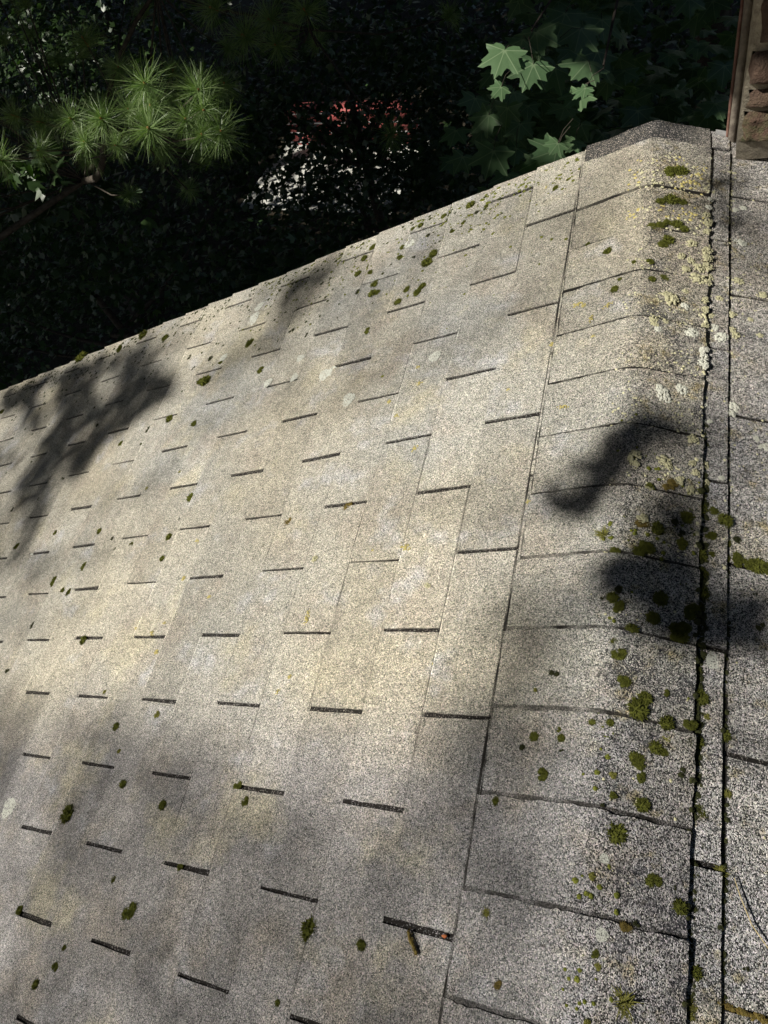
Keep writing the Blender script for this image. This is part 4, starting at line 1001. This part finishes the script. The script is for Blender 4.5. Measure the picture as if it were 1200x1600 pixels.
# crumbs of lichen too many to count, and moss filling the cracks
def sprinkle(name, me_src, pts, sizes, mat, lab, cat):
    base = np.empty(len(me_src.vertices) * 3, np.float32); me_src.vertices.foreach_get('co', base); base = base.reshape(-1, 3)
    F = np.array([tuple(p.vertices)[:4] for p in me_src.polygons])
    V = []; FF = []
    for i, ((s, y), r_) in enumerate(zip(pts, sizes)):
        a = rng.random() * 6.28; c_, s_ = math.cos(a), math.sin(a)
        b = base * r_; b = np.stack([b[:, 0] * c_ - b[:, 1] * s_, b[:, 0] * s_ + b[:, 1] * c_, b[:, 2] * .8], -1)
        if -.168 < s < .131:
            x, z = cap_profile(np.array(s), .0066); nx = math.tanh(s / .022) * SP; p = np.array((float(x), y, ZR + float(z)))
        else: p = roof_pt(np.array(s), y, np.array(fld_h(s))); nx = math.copysign(SP, s)
        n_ = np.array((nx, 0, math.sqrt(1 - nx * nx))); t_ = np.array((n_[2], 0, -n_[0]))
        p = p + n_ * float(undul(abs(s), y))
        V.append(p + b[:, :1] * t_ + b[:, 1:2] * np.array((0, 1, 0)) + b[:, 2:] * n_); FF.append(F + i * len(base))
    o = link(name, mesh_np(name, np.vstack(V), np.vstack(FF)), mat); tag(o, lab, cat, kind='stuff'); return o
small = lump(99, .6, 1, .5)
def thin_lump():
    a, b = 7, 3
    TH, PH = np.meshgrid(np.linspace(0, 2 * np.pi, a, endpoint=False), np.linspace(0, np.pi / 2, b), indexing='ij')
    rr = 1 + .55 * vnoise(TH * 3, PH * 3)
    V = np.stack([rr * np.sin(PH) * np.cos(TH), rr * np.sin(PH) * np.sin(TH), np.cos(PH) * .38], -1).reshape(-1, 3)
    idx = np.arange(a * b).reshape(a, b); nx = np.roll(idx, -1, 0)
    return mesh_np('crumb', V, np.stack([idx[:, :-1], idx[:, 1:], nx[:, 1:], nx[:, :-1]], -1).reshape(-1, 4))
crumb = thin_lump()
n = 5200
ss = rng.uniform(-.03, .40, n); yy = rng.uniform(-.45, 1.20, n)
p = np.clip(1 - np.abs(yy - .62) / .75, .05, 1) * np.where(ss > .17, .45, 1) * (.35 + .65 * (vnoise(ss * 25, yy * 18) > -.05))
p = np.where((yy > .98) & (yy < 1.18), p + .8 * (np.abs(ss - .07) < .12), p)
k = rng.random(n) < p; 
sprinkle('lichen_crumbs', crumb, np.stack([ss[k], yy[k]], -1), rng.uniform(.0010, .0026, k.sum()) * np.where(yy[k] > .9, 1.35, 1), M_lich, 'countless small cream lichen crumbs over the ridge cap and right slope', 'lichen')
n = 260
ss = np.where(rng.random(n) < .5, .131 + rng.normal(size=n) * .006, .175 + rng.normal(size=n) * .003); yy = rng.uniform(.1, 1.2, n)
sprinkle('lichen_crumbs', crumb, np.stack([ss, yy], -1), rng.uniform(.002, .0048, n), M_lich, 'rows of pale lichen grains lodged in the joints beside the ridge cap', 'lichen')
n = 900
ss = -rng.uniform(.3, 2.95, n); yy = EY1 - rng.exponential(.10, n) - .01
k = (rng.random(n) < np.clip((-ss - .2) / 1.3, .12, 1)) & (yy > .2)
sprinkle('moss_specks', crumb, np.stack([ss[k], yy[k]], -1), rng.uniform(.0025, .0065, k.sum()), M_mossd, 'scattered dark moss specks along the gable edge of the left slope', 'moss')
n = 430
ss = rng.uniform(-.02, .128, n); yy = rng.uniform(-.5, .42, n); k = rng.random(n) < np.clip(.25 + vnoise(ss * 22, yy * 12) * 1.3 + .35 * (yy > .0), 0, 1)
sprinkle('moss_specks', cushion(12, seed=15), np.stack([ss[k], yy[k]], -1), rng.uniform(.002, .0048, k.sum()), M_moss, 'small green moss specks sprinkled over the right side of the ridge cap', 'moss')
n = 420
ss = -rng.uniform(.18, 1.3, n); yy = EY1 - .015 - rng.exponential(.09, n)
sprinkle('moss_specks', cushion(12, seed=16), np.stack([ss, yy], -1), rng.uniform(.0025, .006, n), M_moss, 'small olive moss specks along the right part of the gable edge', 'moss')
n = 260
ss = rng.uniform(-.05, .125, n); yy = rng.uniform(.95, 1.17, n); k = rng.random(n) < .4 + vnoise(ss * 30, yy * 22)
sprinkle('lichen_crumbs', crumb, np.stack([ss[k], yy[k]], -1), rng.uniform(.002, .0045, k.sum()), M_lichy, 'yellow lichen crusting the far end of the ridge cap below its dark last piece', 'lichen')
n = 420
yy = rng.uniform(-.7, .45, n); ss = .1365 + rng.normal(size=n) * .0035
sprinkle('crack_moss', cushion(16, seed=5), np.stack([ss, yy], -1), rng.uniform(.003, .0065, n) * np.where((yy > -.25) & (yy < .32), 1.2, .7), M_mossd, 'dark moss filling the crack along the right edge of the ridge cap', 'moss')
n = 110
yy = rng.uniform(-.6, .35, n); ss = .1765 + rng.normal(size=n) * .003
sprinkle('crack_moss', cushion(16, seed=6), np.stack([ss, yy], -1), rng.uniform(.002, .0055, n), M_mossd, 'moss dots along the second crack on the right-hand slope', 'moss')
def lin(a, b, n, sd): 
    t = rng.random(n)[:, None]; return np.array(a) + (np.array(b) - np.array(a)) * t + rng.normal(size=(n, 2)) * sd
TW = {'stem': [(0.1886, -0.3092), (0.1962, -0.3288), (0.2109, -0.359), (0.2348, -0.3845), (0.2582, -0.4016)], 'twig': [(-0.247, -0.4634), (-0.2409, -0.4744), (-0.2338, -0.481), (-0.2264, -0.489)], 'orange': (-0.1881, -0.4592), 'seam': [(0.1718, -0.4525), (0.2336, -0.4602)], 'seam2': [(0.0853, -0.1513), (0.1398, -0.1516)], 'spr': [(-0.8228, 1.3731)]}
def curve3(pts, lift=.004):
    out = []
    for i, (s, y) in enumerate(pts):
        if -.168 < s < .131:
            x, z = cap_profile(np.array(s), .012 + lift); out.append((float(x), y, ZR + float(z)))
        else:
            q = roof_pt(np.array(s), y, np.array(.005 + lift)); out.append(tuple(float(v) for v in q))
    return out
mb = MB(); mb.tube(curve3(TW['stem'], .003), [.0006, .0008, .0008, .0007, .0005], 6)
tag(mb.build('dry_stem', M_straw), 'thin straw-coloured dry stem lying on the near right-hand slope', 'stem')
mb = MB(); mb.tube(curve3(TW['twig'], .002), [.002, .0028, .0022, .0025], 6)
for k in range(50):
    a, b = TW['twig'][0], TW['twig'][-1]; t = rng.random()
    p = np.array(curve3([(a[0] + (b[0] - a[0]) * t, a[1] + (b[1] - a[1]) * t)], .002)[0]); d = rng.normal(size=3); d /= np.linalg.norm(d); d[2] = abs(d[2])
    mb.tube([p, p + d * .005], [.0008, .0003], 3)
tag(mb.build('mossy_twig', M_mossb), 'short mossy twig hanging below the lowest slot near the ridge cap', 'twig')
s_, y_ = TW['orange']
mb = MB(); p = np.array(curve3([(s_, y_)], .001)[0]); mb.tube([p + (-.004, 0, 0), p, p + (.003, .001, 0)], [.001, .0028, .0012], 6)
tag(mb.build('bark_fleck', simple('orange_fleck', (.45, .12, .04), (.55, .2, .08), 200)), 'tiny orange bark fleck caught in the lowest slot', 'debris')
sprinkle('seam_moss', cushion(14, seed=8), lin(TW['seam'][0], TW['seam'][1], 46, .0018), rng.uniform(.002, .005, 46), M_mossb, 'brown-green moss filling the slot at the lower right corner', 'moss')
sprinkle('seam_moss', cushion(14, seed=9), lin(TW['seam2'][0], TW['seam2'][1], 26, .0018), rng.uniform(.003, .006, 26), M_mossy, 'yellow-green moss lying along the cap joint near the crack', 'moss')
